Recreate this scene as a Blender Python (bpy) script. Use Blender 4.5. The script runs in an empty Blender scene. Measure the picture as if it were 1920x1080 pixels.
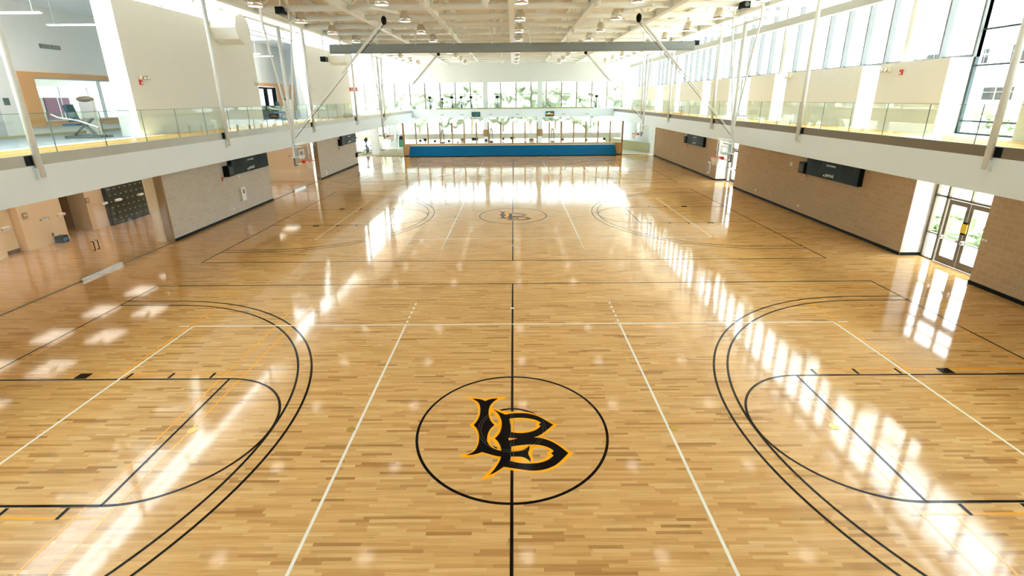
import bpy, bmesh, math, random
from mathutils import Vector, Matrix
SC = bpy.context.scene
COL = SC.collection
PI = math.pi

# ------------------------------------------------------------------ camera
cd = bpy.data.cameras.new('camera'); cam = bpy.data.objects.new('camera', cd); COL.objects.link(cam)
_r = Vector((0.99995757, 0.00258223, -0.00884268)); _u = Vector((0.0076576, 0.30058933, 0.95372292)); _b = Vector((0.00512075, -0.95375017, 0.30055681))
cam.matrix_world = Matrix(((_r.x, _u.x, _b.x, 0.072), (_r.y, _u.y, _b.y, 0.0), (_r.z, _u.z, _b.z, 6.047), (0, 0, 0, 1)))
cd.sensor_width = 36.0; cd.sensor_fit = 'HORIZONTAL'; cd.lens = 903.51 / 1920 * 36.0
cd.shift_y = (469.7 - 540.0) / 1920.0
cd.clip_start = 0.05; cd.clip_end = 600
SC.camera = cam
# ------------------------------------------------------------------ world, sun, exposure
W = bpy.data.worlds.new('sky'); SC.world = W; W.use_nodes = True
nt = W.node_tree; nt.nodes.clear()
wo = nt.nodes.new('ShaderNodeOutputWorld'); bg = nt.nodes.new('ShaderNodeBackground')
# overcast sky: three times brighter overhead than at the horizon
tc = nt.nodes.new('ShaderNodeTexCoord'); sx = nt.nodes.new('ShaderNodeSeparateXYZ'); nt.links.new(tc.outputs['Generated'], sx.inputs[0])
mr = nt.nodes.new('ShaderNodeMapRange'); mr.inputs[1].default_value = 0.0; mr.inputs[2].default_value = 1.0
mr.inputs[3].default_value = 1.7; mr.inputs[4].default_value = 10.0; nt.links.new(sx.outputs[2], mr.inputs[0])
bg.inputs[0].default_value = (0.87, 0.95, 1.0, 1); nt.links.new(mr.outputs[0], bg.inputs[1])
nt.links.new(bg.outputs[0], wo.inputs[0])
sd = bpy.data.lights.new('sun', 'SUN'); sun = bpy.data.objects.new('sun', sd); COL.objects.link(sun)
sd.energy = 13.0; sd.angle = 0.05; sd.color = (0.96, 0.98, 1.0)
sun.rotation_euler = (math.radians(28), 0, math.radians(-15)); sun.location = (0, -10, 40)
SC.view_settings.view_transform = 'Standard'; SC.view_settings.look = 'None'
SC.view_settings.gamma = 1.0; SC.view_settings.use_curve_mapping = False
SC.view_settings.exposure = 1.15
SC.cycles.max_bounces = 9; SC.cycles.diffuse_bounces = 7; SC.cycles.glossy_bounces = 4
SC.cycles.transparent_max_bounces = 20; SC.cycles.transmission_bounces = 4
SC.cycles.caustics_reflective = False; SC.cycles.caustics_refractive = False
SC.cycles.sample_clamp_indirect = 12.0

# ------------------------------------------------------------------ materials
MATS = {}
def mat(name, col, rough=0.5, metal=0.0, coat=0.0, emit=0.0, var=0.0, vscale=3.0, bump=0.0, bscale=40.0, spec=0.5):
    if name in MATS: return MATS[name]
    m = bpy.data.materials.new(name); m.use_nodes = True; n = m.node_tree.nodes; l = m.node_tree.links
    b = n['Principled BSDF']
    b.inputs['Base Color'].default_value = (*col, 1); b.inputs['Roughness'].default_value = rough
    b.inputs['Metallic'].default_value = metal; b.inputs['Coat Weight'].default_value = coat
    b.inputs['Specular IOR Level'].default_value = spec
    if emit:
        b.inputs['Emission Color'].default_value = (*col, 1); b.inputs['Emission Strength'].default_value = emit
    if var or bump:
        g = n.new('ShaderNodeNewGeometry'); t = n.new('ShaderNodeTexNoise'); t.inputs['Scale'].default_value = vscale
        l.new(g.outputs['Position'], t.inputs['Vector'])
        if var:
            mx = n.new('ShaderNodeMix'); mx.data_type = 'RGBA'
            mx.inputs[6].default_value = (*[c * (1 - var) for c in col], 1)
            mx.inputs[7].default_value = (*[min(1, c * (1 + var)) for c in col], 1)
            l.new(t.outputs['Fac'], mx.inputs[0]); l.new(mx.outputs[2], b.inputs['Base Color'])
        if bump:
            t2 = n.new('ShaderNodeTexNoise'); t2.inputs['Scale'].default_value = bscale
            l.new(g.outputs['Position'], t2.inputs['Vector'])
            bp = n.new('ShaderNodeBump'); bp.inputs['Strength'].default_value = bump; bp.inputs['Distance'].default_value = 0.01
            l.new(t2.outputs['Fac'], bp.inputs['Height']); l.new(bp.outputs[0], b.inputs['Normal'])
    MATS[name] = m; return m

def mnode(n, l, op, a, b=None):
    x = n.new('ShaderNodeMath'); x.operation = op
    for i, v in enumerate((a, b)):
        if v is None: continue
        if isinstance(v, (int, float)): x.inputs[i].default_value = v
        else: l.new(v, x.inputs[i])
    return x.outputs[0]

def floor_material():
    m = bpy.data.materials.new('maple_floor'); m.use_nodes = True; n = m.node_tree.nodes; l = m.node_tree.links
    b = n['Principled BSDF']
    g = n.new('ShaderNodeNewGeometry'); s = n.new('ShaderNodeSeparateXYZ'); l.new(g.outputs['Position'], s.inputs[0])
    row = mnode(n, l, 'FLOOR', mnode(n, l, 'DIVIDE', s.outputs[1], 0.0572))
    wr = n.new('ShaderNodeTexWhiteNoise'); wr.noise_dimensions = '1D'; l.new(row, wr.inputs['W'])
    sh = mnode(n, l, 'MULTIPLY', wr.outputs['Value'], 31.7)
    ln = mnode(n, l, 'ADD', mnode(n, l, 'MULTIPLY', wr.outputs['Value'], 0.5), 0.42)
    pc = mnode(n, l, 'FLOOR', mnode(n, l, 'ADD', mnode(n, l, 'DIVIDE', s.outputs[0], ln), sh))
    cb = n.new('ShaderNodeCombineXYZ'); l.new(row, cb.inputs[0]); l.new(pc, cb.inputs[1])
    wn = n.new('ShaderNodeTexWhiteNoise'); wn.noise_dimensions = '2D'; l.new(cb.outputs[0], wn.inputs['Vector'])
    rp = n.new('ShaderNodeValToRGB'); cr = rp.color_ramp
    cr.elements[0].position = 0.0; cr.elements[0].color = (0.36, 0.185, 0.06, 1)
    cr.elements[1].position = 1.0; cr.elements[1].color = (0.69, 0.45, 0.20, 1)
    for p_, c_ in ((0.05, (0.43, 0.235, 0.08, 1)), (0.12, (0.54, 0.305, 0.105, 1)), (0.5, (0.61, 0.365, 0.135, 1)), (0.85, (0.65, 0.40, 0.16, 1))):
        e = cr.elements.new(p_); e.color = c_
    l.new(wn.outputs['Value'], rp.inputs[0])
    # streaky grain along the boards
    mp = n.new('ShaderNodeMapping'); mp.inputs['Scale'].default_value = (1.6, 55, 1); l.new(g.outputs['Position'], mp.inputs[0])
    gn = n.new('ShaderNodeTexNoise'); gn.inputs['Scale'].default_value = 1.0; gn.inputs['Detail'].default_value = 3; l.new(mp.outputs[0], gn.inputs['Vector'])
    gr = n.new('ShaderNodeMapRange'); gr.inputs[1].default_value = 0.3; gr.inputs[2].default_value = 0.7; gr.inputs[3].default_value = 0.84; gr.inputs[4].default_value = 1.1
    l.new(gn.outputs['Fac'], gr.inputs[0])
    mx = n.new('ShaderNodeMix'); mx.data_type = 'RGBA'; mx.blend_type = 'MULTIPLY'; mx.inputs[0].default_value = 1
    l.new(rp.outputs[0], mx.inputs[6])
    cg = n.new('ShaderNodeCombineColor'); [l.new(gr.outputs[0], cg.inputs[i]) for i in range(3)]
    l.new(cg.outputs[0], mx.inputs[7]); l.new(mx.outputs[2], b.inputs['Base Color'])
    b.inputs['Roughness'].default_value = 0.075; b.inputs['IOR'].default_value = 1.54
    mp2 = n.new('ShaderNodeMapping'); mp2.inputs['Scale'].default_value = (0.8, 6.0, 1); l.new(g.outputs['Position'], mp2.inputs[0])
    bn = n.new('ShaderNodeTexNoise'); bn.inputs['Scale'].default_value = 1.2; l.new(mp2.outputs[0], bn.inputs['Vector'])
    bp = n.new('ShaderNodeBump'); bp.inputs['Strength'].default_value = 0.10; bp.inputs['Distance'].default_value = 0.003
    l.new(bn.outputs['Fac'], bp.inputs['Height']); l.new(bp.outputs[0], b.inputs['Normal'])
    return m

def block_material(name, axis, c1, c2, mortar, bw=0.4, bh=0.2, ms=0.008):
    m = bpy.data.materials.new(name); m.use_nodes = True; n = m.node_tree.nodes; l = m.node_tree.links
    b = n['Principled BSDF']; b.inputs['Roughness'].default_value = 0.85
    g = n.new('ShaderNodeNewGeometry'); s = n.new('ShaderNodeSeparateXYZ'); l.new(g.outputs['Position'], s.inputs[0])
    c = n.new('ShaderNodeCombineXYZ'); l.new(s.outputs[axis], c.inputs[0]); l.new(s.outputs[2], c.inputs[1])
    t = n.new('ShaderNodeTexBrick'); l.new(c.outputs[0], t.inputs['Vector'])
    t.inputs['Scale'].default_value = 1; t.inputs['Brick Width'].default_value = bw; t.inputs['Row Height'].default_value = bh
    t.inputs['Mortar Size'].default_value = ms; t.inputs['Color1'].default_value = (*c1, 1); t.inputs['Color2'].default_value = (*c2, 1); t.inputs['Mortar'].default_value = (*mortar, 1)
    no = n.new('ShaderNodeTexNoise'); no.inputs['Scale'].default_value = 18; no.inputs['Detail'].default_value = 5; l.new(g.outputs['Position'], no.inputs['Vector'])
    mr = n.new('ShaderNodeMapRange'); mr.inputs[3].default_value = 0.85; mr.inputs[4].default_value = 1.12; l.new(no.outputs['Fac'], mr.inputs[0])
    cg = n.new('ShaderNodeCombineColor'); [l.new(mr.outputs[0], cg.inputs[i]) for i in range(3)]
    mx = n.new('ShaderNodeMix'); mx.data_type = 'RGBA'; mx.blend_type = 'MULTIPLY'; mx.inputs[0].default_value = 1
    l.new(t.outputs['Color'], mx.inputs[6]); l.new(cg.outputs[0], mx.inputs[7]); l.new(mx.outputs[2], b.inputs['Base Color'])
    bp = n.new('ShaderNodeBump'); bp.inputs['Strength'].default_value = 0.35; bp.inputs['Distance'].default_value = 0.01
    l.new(t.outputs['Fac'], bp.inputs['Height']); bp.invert = True; l.new(bp.outputs[0], b.inputs['Normal'])
    return m

def glass_material(name, tint, f0=0.05, power=1.0):
    m = bpy.data.materials.new(name); m.use_nodes = True; n = m.node_tree.nodes; l = m.node_tree.links; n.clear()
    o = n.new('ShaderNodeOutputMaterial'); t = n.new('ShaderNodeBsdfTransparent'); t.inputs[0].default_value = (*tint, 1)
    g = n.new('ShaderNodeBsdfGlossy'); g.inputs['Roughness'].default_value = 0.01
    lw = n.new('ShaderNodeLayerWeight'); lw.inputs[0].default_value = 0.5
    p5 = mnode(n, l, 'POWER', lw.outputs['Facing'], 5.0)
    k = mnode(n, l, 'MULTIPLY', mnode(n, l, 'ADD', mnode(n, l, 'MULTIPLY', p5, 0.9), f0), power)
    mx = n.new('ShaderNodeMixShader'); l.new(k, mx.inputs[0]); l.new(t.outputs[0], mx.inputs[1]); l.new(g.outputs[0], mx.inputs[2])
    l.new(mx.outputs[0], o.inputs[0]); MATS[name] = m
    return m

def deck_material():
    m = bpy.data.materials.new('roof_deck'); m.use_nodes = True; n = m.node_tree.nodes; l = m.node_tree.links
    b = n['Principled BSDF']; b.inputs['Roughness'].default_value = 0.6
    g = n.new('ShaderNodeNewGeometry'); s = n.new('ShaderNodeSeparateXYZ'); l.new(g.outputs['Position'], s.inputs[0])
    w = mnode(n, l, 'SINE', mnode(n, l, 'MULTIPLY', s.outputs[1], 2 * PI / 0.3))
    rp = n.new('ShaderNodeMapRange'); rp.inputs[1].default_value = -1; rp.inputs[2].default_value = 1; l.new(w, rp.inputs[0])
    mx = n.new('ShaderNodeMix'); mx.data_type = 'RGBA'; mx.inputs[6].default_value = (0.84, 0.74, 0.59, 1); mx.inputs[7].default_value = (0.90, 0.83, 0.70, 1)
    l.new(rp.outputs[0], mx.inputs[0]); l.new(mx.outputs[2], b.inputs['Base Color'])
    bp = n.new('ShaderNodeBump'); bp.inputs['Strength'].default_value = 0.6; bp.inputs['Distance'].default_value = 0.05
    l.new(w, bp.inputs['Height']); l.new(bp.outputs[0], b.inputs['Normal'])
    return m

M_FLOOR = floor_material()
M_BLOCKL = block_material('warm_grey_block', 1, (0.52, 0.48, 0.41), (0.57, 0.53, 0.455), (0.62, 0.58, 0.50))
M_BLOCKR = block_material('backlit_tan_block', 1, (0.42, 0.30, 0.17), (0.455, 0.33, 0.195), (0.50, 0.375, 0.23))  # right wall block: backlight shade and orange floor bounce mixed into its colour
M_BLOCKX = block_material('pale_block', 0, (0.74, 0.74, 0.72), (0.80, 0.80, 0.78), (0.66, 0.66, 0.65))
M_DECK = deck_material()
M_WHITE = mat('white_paint', (0.79, 0.84, 0.84), 0.6, var=0.02)
M_WALLW = mat('white_wall', (0.77, 0.81, 0.81), 0.75, var=0.02)
M_STEEL = mat('painted_steel', (0.88, 0.92, 0.90), 0.45, var=0.02)
M_POST = mat('white_post', (0.76, 0.83, 0.85), 0.35, var=0.02)
M_FASCIA = mat('white_fascia', (0.70, 0.79, 0.84), 0.5, var=0.015)
M_BAND = mat('brushed_band', (0.40, 0.39, 0.34), 0.38, 0.5, var=0.12, vscale=1.5)
M_BAND2 = mat('brown_band', (0.17, 0.135, 0.085), 0.5, 0.0, var=0.10, vscale=1.5)
M_BLACK = mat('black_rubber', (0.008, 0.012, 0.012), 0.5, var=0.1, spec=0.12)
M_PBLACK = mat('black_line_paint', (0.006, 0.005, 0.005), 0.10, var=0.1, spec=0.12)
M_PWHITE = mat('white_line_paint', (0.80, 0.80, 0.72), 0.12, var=0.02)
M_PORANGE = mat('orange_line_paint', (0.80, 0.36, 0.03), 0.12, var=0.03)
M_LOGO_O = mat('orange_emblem_paint', (0.95, 0.42, 0.01), 0.10, var=0.02)
M_LOGO_B = mat('black_emblem_paint', (0.005, 0.004, 0.005), 0.12, var=0.05, spec=0.1)
M_GREY = mat('thin_grey_seam', (0.10, 0.11, 0.09), 0.2, var=0.05)
M_TRACK = mat('ochre_track_rubber', (0.72, 0.43, 0.10), 0.7, var=0.06, vscale=30)
M_LANE = mat('track_lane_paint', (0.85, 0.80, 0.62), 0.6, var=0.02)
M_RUBBER = mat('blue_grey_rubber_floor', (0.42, 0.47, 0.50), 0.6, var=0.15, vscale=60)
M_ORANGE = mat('orange_wood_cladding', (0.78, 0.42, 0.17), 0.5, var=0.06, vscale=2)
M_TANWALL = mat('tan_wall', (0.86, 0.70, 0.50), 0.7, var=0.02)
M_DOORC = mat('cream_door', (0.84, 0.72, 0.52), 0.5, var=0.02)
M_CREAM = mat('cream_wall', (0.80, 0.76, 0.62), 0.7, var=0.02)
M_BRONZE = mat('bronze_frame', (0.17, 0.145, 0.10), 0.4, 0.2, var=0.05)
M_DFRAME = mat('dark_teal_frame', (0.04, 0.07, 0.075), 0.35, 0.2, var=0.05)
M_LFRAME = mat('pale_window_frame', (0.15, 0.165, 0.165), 0.4, var=0.03)
M_WOODM = mat('wood_mullion', (0.30, 0.19, 0.07), 0.5, var=0.08)
M_WOODW = mat('wood_low_wall', (0.56, 0.34, 0.15), 0.45, var=0.1, vscale=4)
M_BLUE = mat('blue_vinyl', (0.0, 0.12, 0.30), 0.5, var=0.06, vscale=0.6, spec=0.15)
M_DARK = mat('dark_plastic', (0.008, 0.011, 0.011), 0.45, var=0.1, spec=0.12)
M_BOARDF = mat('scoreboard_green_black', (0.006, 0.018, 0.017), 0.45, var=0.15, spec=0.15)
M_RED = mat('red_enamel', (0.60, 0.03, 0.02), 0.35, var=0.04)
M_RIM = mat('orange_red_rim', (0.72, 0.06, 0.02), 0.35, var=0.04)
M_NET = mat('white_net_cord', (0.85, 0.83, 0.76), 0.8, var=0.02)
M_ALU = mat('aluminium', (0.72, 0.70, 0.64), 0.25, 0.85, var=0.05)
M_CHROME = mat('satin_chrome', (0.62, 0.62, 0.60), 0.2, 1.0, var=0.03)
M_LENS = mat('lamp_lens', (1.0, 0.97, 0.88), 0.4, emit=2.4)
M_CORR = mat('lit_corridor_lens', (1.0, 0.93, 0.82), 0.4, emit=1.7)
M_TUBE = mat('lit_light_tube', (1.0, 0.95, 0.85), 0.4, emit=5.0)
M_CURTAIN = mat('grey_mesh_curtain', (0.27, 0.32, 0.34), 0.7, var=0.12, vscale=9, bump=0.4, bscale=12)
M_YELLOW = mat('yellow_sign', (0.85, 0.62, 0.04), 0.4, var=0.02)
M_MAROON = mat('maroon_door', (0.20, 0.05, 0.08), 0.5, var=0.05)
M_TEXT = mat('white_lettering', (0.85, 0.88, 0.86), 0.5, var=0.01)
M_BLUEG = mat('blue_seat_vinyl', (0.02, 0.10, 0.26), 0.4, var=0.05)
M_CARPET = mat('tan_carpet', (0.50, 0.44, 0.30), 0.9, var=0.06, vscale=20)
M_LOCKER = mat('dark_green_locker', (0.012, 0.028, 0.02), 0.35, var=0.15, spec=0.2)
M_GYMGREY = mat('grey_green_metal', (0.14, 0.18, 0.17), 0.4, 0.2, var=0.08)
M_GREEN = mat('green_panel', (0.10, 0.42, 0.27), 0.5, var=0.05)
M_CONC = mat('pale_concrete', (0.72, 0.72, 0.72), 0.9, var=0.04)
M_GRASS = mat('far_lawn', (0.17, 0.17, 0.13), 0.95, var=0.08)
M_EARTH = mat('dry_ground', (0.52, 0.47, 0.36), 0.95, var=0.08)
M_LEAF = mat('leaf_green', (0.20, 0.23, 0.155), 0.8, var=0.12, vscale=3)
M_SHRUB = mat('shrub_green', (0.045, 0.075, 0.025), 0.8, var=0.3, vscale=3)
M_WARMW = mat('warm_white_wall', (0.89, 0.87, 0.82), 0.75, var=0.02)
M_TRUNK = mat('bark', (0.25, 0.18, 0.12), 0.9, var=0.2)
M_BLDG = mat('white_stucco', (0.82, 0.79, 0.76), 0.9, var=0.02)
M_BRASS = mat('brass_plate', (0.62, 0.42, 0.10), 0.25, 0.6, var=0.1, vscale=30)
G_SKY = glass_material('frosted_skylight', (0.09, 0.094, 0.094), power=0.6)
_n = G_SKY.node_tree.nodes; _l = G_SKY.node_tree.links; _t = _n.new('ShaderNodeBsdfTranslucent'); _t.inputs[0].default_value = (0.42, 0.43, 0.43, 1)
_a = _n.new('ShaderNodeAddShader'); _o = [q for q in _n if q.type == 'OUTPUT_MATERIAL'][0]; _m = [q for q in _n if q.type == 'MIX_SHADER'][0]
_l.new(_m.outputs[0], _a.inputs[0]); _l.new(_t.outputs[0], _a.inputs[1]); _l.new(_a.outputs[0], _o.inputs[0])
G_RAIL = glass_material('railing_glass', (0.93, 0.975, 0.95), power=1.0)
G_WIN = glass_material('window_glass', (0.97, 0.985, 0.985), power=0.6)
G_DOOR = glass_material('partition_glass', (0.97, 0.975, 0.96), power=0.6)
G_BOARD = glass_material('backboard_glass', (0.96, 0.98, 0.97), power=0.8)

# ------------------------------------------------------------------ mesh helpers
class MB:
    def __init__(s): s.bm = bmesh.new()
    def box(s, x0, y0, z0, x1, y1, z1):
        x0, x1 = min(x0, x1), max(x0, x1); y0, y1 = min(y0, y1), max(y0, y1); z0, z1 = min(z0, z1), max(z0, z1)
        v = [s.bm.verts.new(c) for c in ((x0,y0,z0),(x1,y0,z0),(x1,y1,z0),(x0,y1,z0),(x0,y0,z1),(x1,y0,z1),(x1,y1,z1),(x0,y1,z1))]
        for f in ((0,3,2,1),(4,5,6,7),(0,1,5,4),(1,2,6,5),(2,3,7,6),(3,0,4,7)): s.bm.faces.new([v[i] for i in f])
        return s
    def cyl(s, p0, p1, r, seg=12, r2=None, cap=True):
        p0, p1 = Vector(p0), Vector(p1); d = (p1 - p0); L = d.length
        if L < 1e-6: return s
        q = d.to_track_quat('Z', 'Y'); r2 = r if r2 is None else r2
        a = [s.bm.verts.new(p0 + q @ Vector((r*math.cos(2*PI*i/seg), r*math.sin(2*PI*i/seg), 0))) for i in range(seg)]
        b = [s.bm.verts.new(p1 + q @ Vector((r2*math.cos(2*PI*i/seg), r2*math.sin(2*PI*i/seg), 0))) for i in range(seg)]
        for i in range(seg): s.bm.faces.new((a[i], a[(i+1)%seg], b[(i+1)%seg], b[i]))
        if cap: s.bm.faces.new(a[::-1]); s.bm.faces.new(b)
        return s
    def tube(s, pts, r, seg=8):
        for a, b in zip(pts, pts[1:]): s.cyl(a, b, r, seg)
        return s
    def bar(s, p0, p1, w, h):
        p0, p1 = Vector(p0), Vector(p1); q = (p1 - p0).to_track_quat('Z', 'Y'); w /= 2; h /= 2
        c = [(-w,-h),(w,-h),(w,h),(-w,h)]
        a = [s.bm.verts.new(p0 + q @ Vector((x, y, 0))) for x, y in c]; b = [s.bm.verts.new(p1 + q @ Vector((x, y, 0))) for x, y in c]
        for i in range(4): s.bm.faces.new((a[i], a[(i+1)%4], b[(i+1)%4], b[i]))
        s.bm.faces.new(a[::-1]); s.bm.faces.new(b); return s
    def lathe(s, prof, c=(0,0,0), seg=20):
        rings = []
        for r, z in prof:
            rings.append([s.bm.verts.new((c[0]+r*math.cos(2*PI*i/seg), c[1]+r*math.sin(2*PI*i/seg), c[2]+z)) for i in range(seg)])
        for A, B in zip(rings, rings[1:]):
            for i in range(seg): s.bm.faces.new((A[i], A[(i+1)%seg], B[(i+1)%seg], B[i]))
        return s
    def prism(s, pts, d):      # pts: list of 3D points (planar polygon), d: extrusion vector
        d = Vector(d); a = [s.bm.verts.new(p) for p in pts]; b = [s.bm.verts.new(Vector(p) + d) for p in pts]; n = len(pts)
        s.bm.faces.new(a[::-1]); s.bm.faces.new(b)
        for i in range(n): s.bm.faces.new((a[i], a[(i+1)%n], b[(i+1)%n], b[i]))
        return s
    def blob(s, c, r, sub=2, jit=0.25, seed=0, sq=(1,1,1)):
        rn = random.Random(seed); g = bmesh.ops.create_icosphere(s.bm, subdivisions=sub, radius=1.0)
        for v in g['verts']:
            k = r * (1 + jit * (rn.random() - .5) * 2); v.co = Vector((c[0] + v.co.x*k*sq[0], c[1] + v.co.y*k*sq[1], c[2] + v.co.z*k*sq[2]))
        return s
    def sphere(s, c, r, sq=(1,1,1), u=14, v=8):
        g = bmesh.ops.create_uvsphere(s.bm, u_segments=u, v_segments=v, radius=1.0)
        for x in g['verts']: x.co = Vector((c[0]+x.co.x*r*sq[0], c[1]+x.co.y*r*sq[1], c[2]+x.co.z*r*sq[2]))
        return s
    def rect(s, x0, y0, x1, y1, z, t=0.0006):   # painted patch
        return s.box(x0, y0, z, x1, y1, z + t)
    def line(s, p0, p1, w, z, t=0.0006):
        p0, p1 = Vector((*p0, 0)), Vector((*p1, 0)); d = (p1 - p0).normalized(); nn = Vector((-d.y, d.x, 0)) * w / 2
        return s.prism([(*(q.xy), z) for q in (p0 - nn, p1 - nn, p1 + nn, p0 + nn)], (0, 0, t))
    def arc(s, c, r, a0, a1, w, z, seg=64, t=0.0006):
        full = abs(abs(a1 - a0) - 2*PI) < 1e-4; R = []
        for i in range(seg + (0 if full else 1)):
            a = a0 + (a1 - a0) * i / seg; ca, sa = math.cos(a), math.sin(a)
            R.append([s.bm.verts.new((c[0]+q*ca, c[1]+q*sa, zz)) for q, zz in ((r-w/2, z+t), (r+w/2, z+t), (r+w/2, z), (r-w/2, z))])
        n = len(R)
        for i in range(n if full else n - 1):
            A, B = R[i], R[(i+1) % n]
            for k in range(4): s.bm.faces.new((A[k], A[(k+1)%4], B[(k+1)%4], B[k]))
        return s
    def build(s, name, m, parent=None, smooth=False, bevel=0.0):
        if bevel: bmesh.ops.bevel(s.bm, geom=s.bm.edges[:], offset=bevel, segments=2, affect='EDGES', profile=0.7)
        bmesh.ops.recalc_face_normals(s.bm, faces=s.bm.faces[:])
        me = bpy.data.meshes.new(name); s.bm.to_mesh(me); s.bm.free()
        if smooth:
            for p in me.polygons: p.use_smooth = True
        me.materials.append(m)
        o = bpy.data.objects.new(name, me); COL.objects.link(o)
        if parent is not None:
            o.parent = parent
            w = getw(parent)
            if w.length > 1e-9: me.transform(Matrix.Translation(-w))
        return o
WLOC = {}
def getw(o):
    v = Vector((0, 0, 0))
    while o is not None:
        v += Vector(o.location); o = o.parent
    return v
def thing(name, label, cat, loc=(0,0,0), group=None, kind=None):
    o = bpy.data.objects.new(name, None); COL.objects.link(o); o.location = loc; o.empty_display_size = 0.1
    if label: o['label'] = label
    if cat: o['category'] = cat
    if group: o['group'] = group
    if kind: o['kind'] = kind
    return o
def tag(o, label, cat, group=None):
    o['label'] = label; o['category'] = cat
    if group: o['group'] = group
    return o
def struct(mb, name, m, label=None, parent=None, **k):
    o = mb.build(name, m, parent, **k)
    if parent is None: o['kind'] = 'structure'
    if label: o['label'] = label
    return o
def dup(root, loc, label, group=None, rz=None, mirror=False):
    r = root.copy(); COL.objects.link(r); r.location = loc
    if label: r['label'] = label
    if group: r['group'] = group
    if rz is not None: r.rotation_euler = (0, 0, rz)
    for ch in [o for o in root.children]:
        c = ch.copy(); COL.objects.link(c); c.parent = r
        for g in ch.children:
            d = g.copy(); COL.objects.link(d); d.parent = c
    return r
def text(s, size, loc, rot, m, name, parent, depth=0.004, align='CENTER', sx=1.0):
    cu = bpy.data.curves.new(name, 'FONT'); cu.body = s; cu.size = size; cu.extrude = depth; cu.align_x = align; cu.align_y = 'CENTER'
    t = bpy.data.objects.new(name + '_tmp', cu); COL.objects.link(t)
    bpy.context.view_layer.update()
    me = bpy.data.meshes.new_from_object(t.evaluated_get(bpy.context.evaluated_depsgraph_get()))
    bpy.data.objects.remove(t); bpy.data.curves.remove(cu)
    me.name = name; me.materials.clear(); me.materials.append(m)
    R = rot.to_4x4() if hasattr(rot, 'to_4x4') else Matrix.Identity(4)
    me.transform(Matrix.Translation(Vector(loc) - (getw(parent) if parent else Vector((0,0,0)))) @ R @ Matrix.Diagonal((sx, 1, 1, 1)))
    o = bpy.data.objects.new(name, me); COL.objects.link(o)
    if parent: o.parent = parent
    return o
# text facing +X (on the left wall, read by someone looking at -X), facing -X, facing -Y
ROT_PX = Matrix(((0,0,1),(1,0,0),(0,1,0))); ROT_NX = Matrix(((0,0,-1),(-1,0,0),(0,1,0))); ROT_NY = Matrix(((1,0,0),(0,0,-1),(0,1,0)))
ORD = ['first','second','third','fourth','fifth','sixth','seventh','eighth','ninth','tenth','eleventh','twelfth','thirteenth','fourteenth','fifteenth','sixteenth']
# ================================================================== SETTING
Y1, Y2, Y3 = 7.80, 25.51, 43.30          # centres of the three cross courts
L, W2 = 12.238, 7.62
XW, XR = 15.3, 16.1                      # wall plane and recessed plane
fl = struct(MB().box(-21.5, -6, -0.2, 16.1, 54.7, 0.0), 'floor', M_FLOOR)
struct(MB().box(-40, 54.7, -0.2, 16.1, 72, -0.002), 'floor', mat('pale_gym_floor', (0.72, 0.72, 0.69), 0.35, var=0.03))
struct(MB().prism([(-30, 54.75, 0), (-12.0, 54.75, 0), (-12.0, 64, 0), (-30, 60, 0)], (0, 0, 0.012)), 'floor', M_CARPET)
struct(MB().box(-28, 48, -0.2, -21.5, 54.7, 0.0), 'floor', M_CARPET)
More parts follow.
